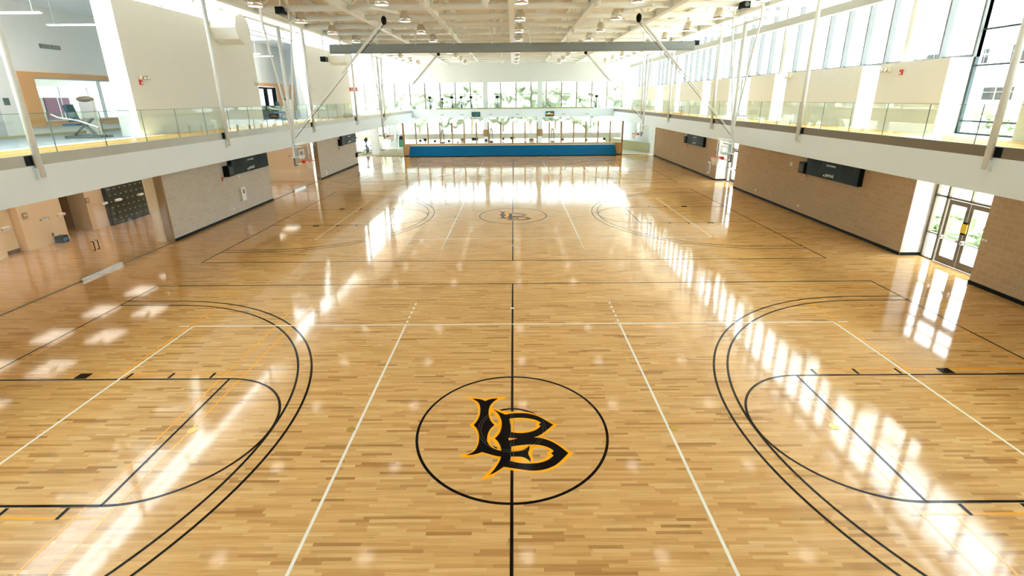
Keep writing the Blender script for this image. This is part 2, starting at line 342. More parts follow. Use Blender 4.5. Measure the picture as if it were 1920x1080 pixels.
# ---- painted courts (children of the wooden floor)
def court_lines(cy):
    z = 0.0012; w = 0.05
    k = MB()
    for s in (-1, 1): k.line((-L, cy + s*W2), (L, cy + s*W2), w, z)
    for s in (-1, 1): k.line((s*L, cy - W2), (s*L, cy + W2), w, z)
    k.build('basketball_boundary_line', M_PBLACK, fl)
    MB().line((0, cy - W2), (0, cy + W2), w, z + 0.0001).build('court_centre_line', M_PBLACK, fl)
    k = MB().arc((0, cy), 1.80, 0, 2*PI, w, z + 0.0002, 96)
    k.arc((0, cy), 0.62, 0, 2*PI, w, z + 0.0002, 64); k.build('centre_circle', M_PBLACK, fl)
    for s in (-1, 1):
        bx = s * (L - 1.6)
        k = MB()
        for r in (6.32, 6.02):
            xo = 0.0
            k.line((s*L, cy + r - .025), (bx, cy + r - .025), w, z); k.line((s*L, cy - r + .025), (bx, cy - r + .025), w, z)
            a0, a1 = (PI/2, -PI/2) if s < 0 else (PI/2, 3*PI/2)
            k.arc((bx, cy), r - .025, a0, a1, w, z + 0.0003, 96)
        k.build('three_point_line', M_PBLACK, fl)
        k = MB(); fx = s * 6.456
        for q in (-1, 1): k.line((s*L, cy + q*1.80), (fx, cy + q*1.80), w, z + 0.0004)
        k.line((fx, cy - 1.8), (fx, cy + 1.8), w, z + 0.0004)
        a0, a1 = (PI/2, -PI/2) if s < 0 else (PI/2, 3*PI/2)
        k.arc((fx, cy), 1.80, a0, a1, w, z + 0.0005, 64)
        for q in (-1, 1):
            y0 = cy + q*1.84; y1 = cy + q*2.06
            for tx in (8.86, 7.89, 6.93): k.rect(s*tx - .03, y0, s*tx + .03, y1, z + 0.0006)
            k.rect(s*9.80, y0, s*10.09, y1 + q*0.0, z + 0.0006)
        k.build('free_throw_lane', M_PBLACK, fl)
        k = MB(); o = 0.04
        for q in (-1, 1): k.line((s*L, cy + q*2.03), (s*6.19, cy + q*2.03), o, z + 0.0002)
        for x in (6.20, 6.67): k.line((s*x, cy - 5.95), (s*x, cy + 5.95), o, z + 0.0001)
        for x in (9.12, 12.02):
            for q in (-1, 1): k.line((s*x, cy + q*2.03), (s*x, cy + q*5.9), o, z + 0.0001)
        for q in (-1, 1): k.line((s*9.12, cy + q*7.1), (s*12.1, cy + q*7.1), o, z + 0.0001)
        k.build('orange_practice_line', M_PORANGE, fl)
    k = MB(); v = 0.05; zz = z + 0.0008
    for s in (-1, 1):
        k.line((-9, cy + s*4.5), (9, cy + s*4.5), v, zz); k.line((s*9, cy - 4.5), (s*9, cy + 4.5), v, zz)
        k.line((s*3, cy - 4.5), (s*3, cy + 4.5), v, zz)
        for q in (-1, 1):
            k.line((s*9.12, cy + q*4.5), (s*9.4, cy + q*4.5), v, zz)
            for i in range(5): k.line((s*3, cy + q*(4.62 + i*0.31)), (s*3, cy + q*(4.77 + i*0.31)), v, zz)
    for q in (-1, 1): k.line((-.06, cy + q*5.58), (.06, cy + q*5.58), 0.09, zz)
    k.build('volleyball_court_line', M_PWHITE, fl)
for cy in (Y1, Y2, Y3): court_lines(cy)
LOGO = {'O': [(-0.978,1.02),(-0.839,1.035),(-0.638,1.0),(-0.567,0.982),(-0.499,1.005),(-0.301,1.047),(-0.121,1.035),(-0.15,0.961),(-0.239,0.946),(-0.335,0.881),(-0.389,0.751),(-0.408,0.647),(-0.327,0.624),(-0.22,0.561),(-0.095,0.52),(0.057,0.537),(0.209,0.536),(0.36,0.5),(0.507,0.402),(0.649,0.283),(0.788,0.166),(0.884,0.108),(0.774,-0.016),(0.677,-0.124),(0.589,-0.251),(0.683,-0.296),(0.815,-0.387),(0.94,-0.513),(1.03,-0.624),(1.098,-0.689),(1.013,-0.778),(0.92,-0.881),(0.829,-0.982),(0.692,-1.08),(0.528,-1.144),(0.369,-1.153),(0.21,-1.135),(0.019,-1.097),(-0.141,-1.052),(-0.219,-1.128),(-0.296,-1.212),(-0.372,-1.275),(-0.464,-1.305),(-0.527,-1.305),(-0.469,-1.222),(-0.381,-1.083),(-0.29,-0.929),(-0.229,-0.803),(-0.346,-0.768),(-0.448,-0.713),(-0.526,-0.676),(-0.613,-0.742),(-0.727,-0.776),(-0.844,-0.768),(-0.947,-0.735),(-0.949,-0.716),(-0.851,-0.693),(-0.753,-0.665),(-0.691,-0.598),(-0.648,-0.5),(-0.643,-0.375),(-0.65,-0.219),(-0.676,-0.112),(-0.729,-0.003),(-0.82,0.11),(-0.746,0.223),(-0.707,0.31),(-0.689,0.459),(-0.702,0.644),(-0.741,0.787),(-0.83,0.918)],'OH': [[(-0.428,0.411),(-0.406,0.462),(-0.349,0.44),(-0.294,0.306),(-0.266,0.19),(-0.277,0.133),(-0.33,0.185),(-0.389,0.278),(-0.421,0.366)],[(-0.286,0.063),(-0.258,-0.007),(-0.301,-0.129),(-0.36,-0.208),(-0.388,-0.253),(-0.417,-0.234),(-0.421,-0.141),(-0.402,-0.06),(-0.36,0.008)],[(-0.408,-0.325),(-0.382,-0.325),(-0.345,-0.377),(-0.289,-0.478),(-0.261,-0.553),(-0.295,-0.552),(-0.357,-0.49),(-0.399,-0.402)],[(0.028,0.245),(0.13,0.255),(0.241,0.257),(0.388,0.227),(0.495,0.169),(0.442,0.121),(0.476,0.064),(0.415,-0.013),(0.288,-0.053),(0.126,-0.079),(0.037,-0.078),(0.033,0.074)],[(0.384,-0.558),(0.496,-0.522),(0.596,-0.56),(0.685,-0.621),(0.606,-0.676),(0.655,-0.733),(0.547,-0.821),(0.445,-0.878),(0.379,-0.888),(0.375,-0.796),(0.354,-0.69)]],'L': [(-0.844,0.975),(-0.715,0.967),(-0.633,0.933),(-0.562,0.889),(-0.495,0.938),(-0.418,0.971),(-0.299,0.976),(-0.375,0.881),(-0.439,0.784),(-0.472,0.657),(-0.479,0.518),(-0.465,0.382),(-0.424,0.234),(-0.345,0.105),(-0.414,0.008),(-0.453,-0.114),(-0.469,-0.247),(-0.457,-0.376),(-0.409,-0.477),(-0.32,-0.564),(-0.2,-0.614),(-0.014,-0.632),(0.137,-0.617),(0.248,-0.569),(0.324,-0.471),(0.316,-0.582),(0.279,-0.69),(0.325,-0.796),(0.327,-0.899),(0.267,-0.819),(0.185,-0.767),(0.053,-0.759),(-0.197,-0.764),(-0.314,-0.733),(-0.433,-0.684),(-0.536,-0.643),(-0.618,-0.683),(-0.699,-0.711),(-0.816,-0.717),(-0.736,-0.67),(-0.673,-0.61),(-0.63,-0.5),(-0.613,-0.375),(-0.619,-0.219),(-0.646,-0.085),(-0.686,0.024),(-0.747,0.109),(-0.699,0.208),(-0.654,0.354),(-0.642,0.519),(-0.658,0.706),(-0.707,0.852)],'B': [(-0.394,0.625),(-0.266,0.516),(-0.132,0.429),(-0.019,0.468),(0.17,0.481),(0.358,0.455),(0.524,0.372),(0.665,0.239),(0.798,0.109),(0.683,-0.029),(0.587,-0.137),(0.503,-0.216),(0.405,-0.254),(0.527,-0.268),(0.68,-0.334),(0.81,-0.437),(0.918,-0.562),(1.007,-0.679),(0.912,-0.801),(0.8,-0.937),(0.663,-1.036),(0.499,-1.094),(0.339,-1.106),(0.18,-1.076),(0.019,-1.042),(-0.142,-1.008),(-0.221,-1.084),(-0.298,-1.149),(-0.383,-1.201),(-0.316,-1.095),(-0.256,-0.974),(-0.211,-0.861),(-0.189,-0.745),(-0.193,-0.578),(-0.221,-0.454),(-0.267,-0.352),(-0.322,-0.279),(-0.263,-0.196),(-0.214,-0.062),(-0.197,0.132),(-0.213,0.276),(-0.263,0.425),(-0.323,0.531)],'BH': [[(-0.055,0.298),(0.056,0.326),(0.242,0.325),(0.408,0.285),(0.517,0.226),(0.559,0.168),(0.52,0.112),(0.554,0.064),(0.467,-0.041),(0.34,-0.108),(0.197,-0.133),(0.055,-0.124),(-0.017,-0.104),(-0.026,0.074)],[(-0.069,-0.263),(-0.016,-0.272),(0.098,-0.283),(-0.016,-0.323),(-0.059,-0.333)],[(-0.01,-0.5),(0.139,-0.469),(0.329,-0.446),(0.5,-0.46),(0.634,-0.511),(0.73,-0.585),(0.747,-0.634),(0.698,-0.681),(0.738,-0.741),(0.644,-0.845),(0.509,-0.912),(0.345,-0.934),(0.182,-0.928),(0.052,-0.897),(-0.038,-0.863),(-0.014,-0.758)]]}
def smooth_poly(pts, it=2):
    pts = [Vector(p) for p in pts]; sharp = []
    n = len(pts)
    for i in range(n):
        a, b, c = pts[i-1], pts[i], pts[(i+1) % n]; u, v = (b-a), (c-b)
        sharp.append(u.length > 1e-6 and v.length > 1e-6 and u.angle(v, 0) > 0.75)
    for _ in range(it):
        np_, ns = [], []; n = len(pts)
        for i in range(n):
            a, b = pts[i], pts[(i+1) % n]
            if sharp[i]: np_.append(a); ns.append(True)
            else: np_.append(a*.75 + b*.25); ns.append(False)
            if sharp[(i+1) % n]: pass
            else: np_.append(a*.25 + b*.75); ns.append(False)
        pts, sharp = np_, ns
    return pts
def flat_shape(outer, holes, cy, z, m, name, parent, t=0.0005):
    cu = bpy.data.curves.new(name, 'CURVE'); cu.dimensions = '2D'; cu.fill_mode = 'BOTH'; cu.extrude = t / 2
    for ring in [outer] + holes:
        pts = smooth_poly(ring); sp = cu.splines.new('POLY'); sp.points.add(len(pts) - 1)
        for i, q in enumerate(pts): sp.points[i].co = (q.x, q.y + cy, 0, 1)
        sp.use_cyclic_u = True
    t_ = bpy.data.objects.new(name + '_tmp', cu); COL.objects.link(t_); bpy.context.view_layer.update()
    me = bpy.data.meshes.new_from_object(t_.evaluated_get(bpy.context.evaluated_depsgraph_get()))
    bpy.data.objects.remove(t_); bpy.data.curves.remove(cu)
    me.transform(Matrix.Translation((0, 0, z))); me.materials.clear(); me.materials.append(m); me.name = name
    o = bpy.data.objects.new(name, me); COL.objects.link(o); o.parent = parent
    return o
for cy in (Y1, Y2):
    flat_shape(LOGO['O'], LOGO['OH'], cy, 0.0032, M_LOGO_O, 'emblem_orange_outline', fl)
    flat_shape(LOGO['B'], LOGO['BH'], cy, 0.0038, M_LOGO_B, 'emblem_letter_b', fl)
    flat_shape(LOGO['L'], [], cy, 0.0044, M_LOGO_B, 'emblem_letter_l', fl)
    k = MB(); r = 0.595
    k.arc((0, cy), .595, PI*0.66, PI*2.12, .006, .0047, 64, .0003); k.arc((0, cy), .645, PI*0.66, PI*2.12, .006, .0047, 64, .0003)
    for x in (-.025, .025): k.line((x, cy - .95), (x, cy + .55), .006, .0047, .0003)
    k.build('seam_line', M_GREY, fl)
for cy, nm in ((Y1, 'nearest'), (Y2, 'middle')):
    for x, side in ((-6.165, 'far left'), (-3.10, 'left'), (3.10, 'right'), (6.165, 'far right')):
        k = MB(); c = (x, cy, 0.0036); k.cyl(c, (x, cy, .0062), .085, 28); k.cyl((x, cy, .0062), (x, cy, .0072), .02, 12)
        tag(k.build('floor_cover_plate', M_BRASS), 'round brass cover plate set in the %s court, %s of the painted emblem' % (nm, side), 'cover plate', 'brass floor cover plates')

# ---- ground and outside
struct(MB().box(16.1, -30, -0.3, 19.2, 110, -0.06), 'concrete_path', M_CONC)
struct(MB().box(19.2, -30, -0.35, 120, 110, -0.12), 'ground', M_EARTH)
struct(MB().box(-120, 72.2, -0.35, 16.1, 79, -0.10), 'ground', mat('patio_paving', (.34, .34, .32), .9, var=.05))
struct(MB().box(-120, 79, -0.35, 16.1, 140, -0.10), 'ground', M_GRASS)
struct(MB().box(16.1, 110, -0.35, 120, 140, -0.12), 'ground', M_GRASS)
struct(MB().box(-120, -30, -0.35, -28, 72.2, -0.10), 'ground', M_CONC)
o = MB()
for i in range(90):
    r = random.Random(i); o.blob((r.uniform(19.3, 22.5), r.uniform(15, 27), r.uniform(-.1, .18)), r.uniform(.25, .5), 1, .35, i, (1, 1.2, .8))
o = o.build('ground_cover_shrubs', M_SHRUB); o['kind'] = 'stuff'; o['label'] = 'low green shrubs beside the path outside the right double door'; o['category'] = 'shrubs'


# ---- left lower wall, partitions, baseboards
ZF0, ZF1, ZG, ZR = 3.43, 4.40, 4.70, 5.77
wl = struct(MB().box(-XW, 20.95, 0, -15.62, 30.3, ZF0), 'wall_left', M_BLOCKL)
struct(MB().box(-XW, 38.4, 0, -15.62, 47.95, ZF0), 'wall_left', M_BLOCKL)
struct(MB().box(-15.27, 20.95, 0, -15.3, 30.3, .12), 'baseboard_left', M_BLACK)
struct(MB().box(-15.27, 38.4, 0, -15.3, 47.95, .12), 'baseboard_left', M_BLACK)
struct(MB().box(XW, 18.2, 0, XR, 33.3, ZF0), 'wall_right', M_BLOCKR)
struct(MB().box(XW, -6, 0, XR, 15.15, ZF0), 'wall_right', M_BLOCKR)
struct(MB().box(XW, 36.45, 0, XR, 53.0, ZF0), 'wall_right', M_BLOCKR)
for a, b in ((18.2, 33.3), (-6, 15.15), (36.45, 53.0)): struct(MB().box(XW - .03, a, 0, XW, b, .12), 'baseboard_right', M_BLACK)
for y in (18.2, 36.45):   # pale block reveals of the two door recesses
    struct(MB().box(XW, y - .02, .0, XR + .1, y, ZF0), 'wall_right', M_BLOCKX); struct(MB().box(XW, y - .05, 0, XR, y - .02, .12), 'baseboard_right', M_BLACK)
struct(MB().box(XW - .05, 53.0, 0, XR, 53.6, ZF0), 'wall_right', M_WHITE); struct(MB().box(XW - .05, 52.97, 0, XR, 53.0, .1), 'baseboard_right', M_BLACK)
struct(MB().box(-XR, 20.9, 0, -15.62, 21.05, ZF0), 'wall_left', M_CREAM)   # cream pier behind glass
struct(MB().box(-15.62, 20.85, 0, -15.3, 20.95, ZF0), 'trim_1', M_WOODM)
struct(MB().box(-15.62, 38.3, 0, -15.3, 38.4, ZF0), 'trim_2', M_WOODM)
# rooms behind the glass (lower level, left)
wi = MB().box(-20.9, -6, 0, -20.7, 18.75, 3.4).box(-20.9, 19.62, 0, -20.7, 21.6, 3.4).box(-20.9, 18.75, 2.15, -20.7, 19.62, 3.4)
wi.box(-21.3, 18.6, 0, -21.1, 19.8, 2.3).box(-21.1, 18.65, 0, -20.9, 18.75, 2.3).box(-21.1, 19.62, 0, -20.9, 19.72, 2.3).box(-21.1, 18.65, 2.15, -20.9, 19.72, 2.3)
wi.prism([(-21.9, 23.3, 0), (-20.8, 23.05, 0), (-20.7, 23.9, 0), (-20.7, 38.0, 0), (-23.6, 38.0, 0), (-21.9, 23.5, 0)], (0, 0, 3.4))
struct(wi, 'wall_left', M_TANWALL)
struct(MB().box(-26, 21.6, 0, -25.8, 24, 3.4).box(-25.8, 21.5, 0, -20.9, 21.6, 3.4).box(-26, 23.4, 0, -21.9, 23.5, 3.4), 'wall_left', mat('corridor_brown', (0.34, 0.22, 0.12), 0.7, var=0.03))
struct(MB().box(-26, 21.5, -.2, -21.5, 23.5, 0), 'floor', M_FLOOR)
struct(MB().box(-16.2, 30.15, 0, -20.7, 30.25, 3.4).box(-20.7, 38.0, 0, -15.7, 38.1, 3.4), 'wall_left', M_TANWALL)
struct(MB().box(-20.72, -6, 0, -20.68, 18.7, .1).box(-20.72, 19.65, 0, -20.68, 21.6, .1), 'baseboard_left', M_DOORC)
struct(MB().box(-26, -6, 3.4, -13.25, 48, 3.42), 'ceiling', M_WHITE)
# glass partitions
def partition(name, ys, door=None, m=G_DOOR):
    root = MB().box(-15.33, ys[0], 0, -15.27, ys[-1], .02).build(name, M_BRONZE); root['kind'] = 'structure'
    for a, b in zip(ys, ys[1:]): MB().box(-15.306, a + .005, .02, -15.294, b - .005, ZF0 - .01).build('glass_pane', m, root)
    return root
wa = partition('window_1', [-4.0, 1.0, 4.0, 7.0, 10.0, 12.6, 14.06, 15.31, 15.92, 16.80, 17.77, 18.41, 19.56, 20.85])
MB().box(-15.35, 15.93, 0.0, -15.24, 17.78, .11).build('door_bottom_rail', M_CHROME, wa)
for y in (14.06, 15.31, 15.92, 17.72, 18.41, 19.56): MB().box(-15.34, y - .13, 2.39, -15.26, y + .13, 2.47).build('glass_clamp', M_CHROME, wa)
for y in (16.72, 16.90): MB().tube([(-15.29, y, .9), (-15.20, y, .9), (-15.20, y, 1.24), (-15.29, y, 1.24)], .014, 8).build('door_pull', M_DARK, wa)
wb = partition('window_2', [30.3, 31.9, 33.3, 34.3, 35.25, 36.2, 37.2, 38.3])
MB().box(-15.35, 33.32, 0.0, -15.24, 35.2, .11).build('door_bottom_rail', M_CHROME, wb)
for y in (33.3, 34.3, 35.25): MB().box(-15.34, y - .12, 2.39, -15.26, y + .12, 2.47).build('glass_clamp', M_CHROME, wb)
# corridor ceiling lights, known from floor reflections; extra rows added to brighten the corridor
for c, x in enumerate((-17.2, -19.5)):
    for i in range(14):
        y = 3.0 + 2.55*i
        o = MB().box(x - .5, y - .55, 3.36, x + .5, y + .55, 3.40).build('recessed_ceiling_light', M_CORR)
        tag(o, 'square recessed light added behind the left glass, %s from near end, %s row' % (ORD[i], ('front', 'back')[c]), 'ceiling light', 'corridor ceiling lights')

# ---- fascia, balcony slabs, tracks
for s, nm in ((-1, 'left'), (1, 'right')):
    struct(MB().box(s*13.10, -6, ZF0, s*13.25, 65, ZF1), 'balcony_fascia', M_FASCIA)
    struct(MB().box(s*13.10, -6, ZF1, s*13.2, 65, ZG), 'trim_3' if s < 0 else 'trim_4', M_BAND if s < 0 else M_BAND2)
    struct(MB().box(s*13.2, -6, ZF1 + .05, s*15.15, 65, ZG - .002), 'running_track', M_TRACK)
    k = MB()
    for x in (13.28, 14.1, 15.0): k.box(s*(x - .03), -6, ZG - .002, s*(x + .03), 65, ZG + .001)
    struct(k, 'lane_line', M_LANE)
struct(MB().box(13.25, -6, ZF0, XW, 65, ZF0 + .05), 'ceiling', M_WHITE)
struct(MB().box(-28, -6, 3.45, -15.15, 65, ZG - .004), 'floor', M_RUBBER)
struct(MB().box(15.15, -6, 3.45, XR + .1, 65, ZG - .004), 'floor', M_CREAM)
# soffit of far left part
struct(MB().box(-28, 48, 3.40, -13.25, 65, 3.44), 'ceiling', M_WHITE)

# ---- upper left walls
struct(MB().box(-XW, 20.4, ZG, -XR, 30.67, 10.0), 'wall_left', M_WALLW)
struct(MB().box(-XW, 37.95, ZG, -XR, 47.95, 10.0), 'wall_left', M_WALLW)
struct(MB().box(-20.4, -6, ZG, -20.2, 20.8, 10).box(-20.4, 20.8, 7.3, -20.2, 30.67, 10).box(-20.4, 20.8, ZG, -20.2, 30.67, 5.08), 'wall_left', M_WARMW)
struct(MB().box(-20.3, 13, ZG, -20.17, 19.75, 10), 'wall_left', mat('grey_wall', (.55, .56, .58), .7, var=.02))
oc = MB().box(-20.4, 20.8, 5.08, -20.12, 21.5, 7.3).box(-20.4, 21.5, 7.09, -20.12, 28.5, 7.3).box(-20.4, 21.5, 5.08, -20.12, 28.5, 5.27).box(-20.4, 28.5, 5.08, -20.12, 30.6, 7.3)
struct(oc, 'trim_5', M_ORANGE)
struct(MB().box(-20.2, -6, ZG, -20.16, 30.6, ZG + .09), 'baseboard_left', mat('olive_base', (0.55, 0.50, 0.26), .6, var=.03))
w3 = struct(MB().box(-20.34, 21.5, 5.27, -20.2, 21.56, 7.09).box(-20.34, 24.9, 5.27, -20.2, 24.96, 7.09).box(-20.34, 21.5, 7.03, -20.2, 28.5, 7.09).box(-20.34, 21.5, 5.27, -20.2, 28.5, 5.33), 'window_3', M_WHITE)
MB().box(-20.30, 21.56, 5.33, -20.29, 28.44, 7.03).build('glass_pane', G_WIN, w3)
# room seen through that window
struct(MB().box(-27, 18, ZG, -26.8, 36, 6.35).box(-27, 18, 6.95, -26.8, 36, 8).box(-27, 18, ZG, -20.4, 18.2, 8), 'wall_left', M_CREAM)
struct(MB().box(-27, 18, 7.6, -20.4, 36, 7.7), 'ceiling', M_WHITE)
w4 = MB()
for y in (18.2, 20, 22, 24, 26, 28, 30, 32, 34, 36): w4.box(-26.95, y - .03, 6.35, -26.85, y + .03, 6.95)
w4 = struct(w4, 'window_4', M_LFRAME); MB().box(-26.91, 18.2, 6.35, -26.9, 36, 6.95).build('glass_pane', G_WIN, w4)
d1 = MB().box(-26.8, 28.8, ZG, -26.74, 30.4, 6.33).build('door_1', M_MAROON); d1['kind'] = 'structure'
MB().box(-26.74, 29.6, ZG, -26.72, 29.66, 6.33).box(-26.74, 29.85, ZG, -26.72, 29.89, 6.33).build('door_edge_strip', M_TEXT, d1)
struct(MB().box(-21, 9, 10.0, -17.95, 48, 10.1).box(-16.4, 9, 10.0, -XR, 48, 10.1).box(-21, -6, 10.0, -20.1, 9, 10.1).box(-16.25, -6, 10.0, -XR, 9, 10.1).box(-17.95, 19.4, 10.0, -16.4, 30.6, 10.1).box(-17.95, 35.6, 10.0, -16.4, 48, 10.1), 'ceiling', M_WHITE)
for a, b, nm, xa, xb in ((9, 19.4, 'window_16', -17.95, -16.4), (30.6, 35.6, 'window_17', -17.95, -16.4), (-6, 9, 'added_skylight', -20.1, -16.25)):  # the near skylight is unseen, added to brighten the upper left room
    k = MB(); n_ = int((b - a) / 1.85)
    for i in range(n_ + 1): yy = a + (b - a)*i/n_; k.box(xa, yy - .03, 10.0, xb, yy + .03, 10.08)
    w_ = struct(k, nm, M_WHITE); MB().box(xa, a, 10.04, xb, b, 10.05).build('glass_pane', G_WIN if a == -6 else G_SKY, w_)
# opening between the two upper left walls
struct(MB().box(-18.3, 36.0, 7.3, -18.1, 48, 10).box(-18.3, 38.9, ZG, -18.1, 48, 7.3).box(-20.4, 30.67, ZG, -20.2, 37.95, 10), 'wall_left', M_WALLW)
struct(MB().box(-18.1, 36.0, 7.04, -18.0, 42, 7.3).box(-18.1, 38.9, 5.3, -18.0, 42, 7.04), 'trim_6', M_ORANGE)
w5 = MB()
for y in (36.1, 37.4, 38.7): w5.box(-18.32, y - .1, 4.72, -18.1, y + .1, 7.02)
w5.box(-18.32, 36.0, 6.88, -18.1, 38.8, 7.02).box(-18.32, 36.0, 5.5, -18.1, 38.8, 5.72).box(-18.32, 36.0, 4.72, -18.1, 38.8, 4.86)
w5 = struct(w5, 'window_5', M_DARK); MB().box(-18.22, 36.1, 5.72, -18.21, 38.7, 6.9).build('glass_pane', G_WIN, w5); MB().box(-18.23, 36.1, 4.82, -18.2, 38.7, 5.5).build('lower_panel', M_DARK, w5)
# far part of left upper floor
struct(MB().box(-20.4, 48, ZG, -20.2, 65, 7.9).box(-20.4, 48, 9.0, -20.2, 65, 10), 'wall_left', M_TANWALL)
struct(MB().box(-20.3, 48, 7.9, -20.1, 65, 9.0), 'trim_7', M_ORANGE)
struct(MB().box(-19.9, 48, 7.3, -16.6, 48.6, 7.75), 'trim_8', M_ORANGE)
for i, y in enumerate((56.4, 65.4)):
    struct(MB().box(-16.3, y, 0, -15.5, y + .8, 12.0), 'column', M_WHITE)
struct(MB().box(-15.9, 74, 0, -15.2, 74.7, 9), 'column', M_WHITE)
# left high window strip and soffit
k = MB().box(-15.75, -6, 10.1, -15.65, 65, 10.16).box(-15.75, -6, 10.72, -15.65, 65, 10.8)
for i in range(30): k.box(-15.75, -5 + i*2.4, 10.1, -15.65, -4.92 + i*2.4, 10.8)
w6 = struct(k, 'window_6', M_WHITE); MB().box(-15.705, -6, 10.1, -15.695, 65, 10.8).build('glass_pane', G_WIN, w6)
struct(MB().box(-15.8, -6, 10.8, -12.9, 65, 10.9).box(-13.0, -6, 10.9, -12.9, 65, 12.0), 'ceiling', mat('tan_soffit', (0.80, 0.68, 0.53), .6, var=.02))
struct(MB().box(-13.0, -6, 12.0, 16.6, 65, 12.1), 'ceiling', M_DECK)

# ---- right side upper wall with recesses and tall glazing
for a, b in ((-6, 15.12), (18.05, 21.35), (22.45, 28.5), (29.8, 32.82), (35.83, 39.27), (40.9, 46.4), (47.6, 51.3), (54.1, 65)):
    struct(MB().box(XW, a, ZG, XR - .06, b, 7.28), 'wall_right', M_WALLW)
k = MB(); ys = [18.0 - 1.02*3 + 1.02*0, ] 
ys = []
y = 18.0
while y < 65: ys.append(y); y += 1.42
for y in ys: k.box(XR - .10, y - .04, 7.29, XR + .14, y + .04, 12.0)
for z in (7.2, 11.9): k.box(XR + .02, 18, z + .09, XR + .14, 65, z + .19)
w7 = struct(k, 'window_7', M_LFRAME); MB().box(XR + .075, 18, 7.2, XR + .085, 65, 12).build('glass_pane', G_WIN, w7)
k = MB(); ys = [18.0, 16.55, 15.1, 13.65, 12.2, 10.75, 9.3, 7.85, 6.4, 4.95, 3.5, 2.0, .5, -1, -2.5, -4, -5.5]
for y in ys: k.box(XR + .0, y - .04, ZG, XR + .12, y + .04, 12.0)
for z in (ZG, 5.12, 6.97, 8.12, 10.3, 11.9): k.box(XR + .01, -6, z, XR + .11, 18, z + .06)
w8 = struct(k, 'window_8', M_DFRAME); MB().box(XR + .055, -6, ZG, XR + .065, 18, 12).build('glass_pane', G_WIN, w8)
k = MB()
for a, b in ((21.35, 22.45), (28.5, 29.8), (32.82, 35.83), (39.27, 40.9), (46.4, 47.6), (51.3, 54.1)):
    k.box(XR, a - 1.0, ZG, XR + .1, b, ZG + .08).box(XR, a, ZG, XR + .1, a + .06, 7.2).box(XR, b - .06, ZG, XR + .1, b, 7.2)
w9 = struct(k, 'window_9', M_LFRAME); MB().box(XR + .045, 18, ZG, XR + .055, 65, 7.2).build('glass_pane', G_WIN, w9)
for y in (22.45, 29.8, 35.83, 40.9, 47.6, 54.1, 18.05): struct(MB().box(XW + .003, y - .012, ZG, XR, y - .001, 7.275), 'wall_right', M_WHITE)
struct(MB().box(14.9, -6, 9.65, 15.2, 65, 10.02), 'ceiling_beam', mat('grey_beam_paint', (.42, .44, .42), .5, var=.02))
for y in (2.3, 11.4, 20.6, 29.8, 39.0, 48.1, 57.2):
    struct(MB().cyl((15.75, y, 7.28), (15.75, y, 12.0), .2, 16), 'column', M_WHITE, smooth=False)
# doors on the right
def double_door(name, y1, y0):   # y1 far jamb, y0 hidden near jamb
    x0, x1 = XR - .03, XR + .09; f = MB()
    def V(y, w, z0, z1): f.box(x0, y - w/2, z0, x1, y + w/2, z1)
    def H(z, h, a, b): f.box(x0, a, z, x1, b, z + h)
    V(y1 - .04, .09, 0, ZF0); V(y1 - .57, .09, 0, ZF0); V(y1 - .57 - 1.86, .09, 0, ZF0); V(y0 + .04, .09, 0, ZF0)
    H(0, .05, y1 - .57, y1); H(.98, .05, y1 - .57, y1); H(2.40, .08, y0, y1); H(2.90, .06, y0, y1); H(ZF0 - .06, .06, y0, y1)
    V(y1 - 1.5, .05, 2.45, ZF0)
    fr = struct(f, name, M_BRONZE)
    MB().box(XR + .02, y0, .05, XR + .03, y1 - 2.5, ZF0 - .05).box(XR + .02, y1 - .53, .05, XR + .03, y1 - .08, ZF0 - .05).box(XR + .02, y1 - 2.4, 2.48, XR + .03, y1 - .6, ZF0 - .05).build('glass_pane', G_WIN, fr)
    for a in (y1 - 1.53, y1 - 2.41):
        b = a + .87; lf = MB(); xa, xb = XR - .01, XR + .04
        lf.box(xa, a + .01, .01, xb, a + .13, 2.38).box(xa, b - .13, .01, xb, b - .01, 2.38).box(xa, a + .13, .01, xb, b - .13, .27).box(xa, a + .13, 2.22, xb, b - .13, 2.38)
        lo = lf.build('door_leaf', M_BRONZE, fr)
        MB().box(XR + .01, a + .13, .27, XR + .02, b - .13, 2.22).build('glass_pane', G_WIN, lo)
        k = MB().box(xa - .09, a + .08, .96, xa - .05, b - .08, 1.01); k.box(xa - .09, a + .04, .92, xa, a + .12, 1.06).box(xa - .09, b - .12, .92, xa, b - .04, 1.06)
        k.build('push_bar', M_CHROME, lo)
    return fr
d2 = double_door('door_2', 18.15, 15.2)
MB().box(XR - .06, 16.50, 1.33, XR - .035, 16.72, 1.66).build('door_sign', M_YELLOW, d2)
MB().box(XR - .065, 16.54, 1.27, XR - .03, 16.68, 1.33).box(XR - .065, 16.54, 1.66, XR - .03, 16.68, 1.72).build('sign_clip', M_DARK, d2)
d3 = double_door('door_3', 36.4, 33.3)

# ---- far end
struct(MB().box(-12.1, 54.45, 0, 12.05, 54.7, 1.32), 'wall_far', M_WOODW)
struct(MB().box(-12.1, 54.4, 1.32, 12.05, 54.72, 1.37), 'trim_9', M_CREAM)
struct(MB().box(-12.1, 54.42, 0, 12.05, 54.45, .1), 'baseboard_far', M_BLACK)
k = MB(); x = -12.05
xs = [-12.05 + i*1.338 for i in range(19)]
for x in xs: k.box(x - .065, 54.48, 1.37, x + .065, 54.64, 3.62)
w10 = struct(k, 'window_10', M_WOODM); MB().box(-12.1, 54.56, 1.37, 12.05, 54.57, 3.6).build('glass_pane', G_WIN, w10)
w11 = struct(MB().box(-15.3, 54.55, 0, -12.1, 54.6, .04).box(-12.2, 54.5, 0, -12.1, 54.64, 3.62), 'window_11', M_WOODM); MB().box(-15.3, 54.57, .04, -12.2, 54.58, 3.6).build('glass_pane', G_DOOR, w11)
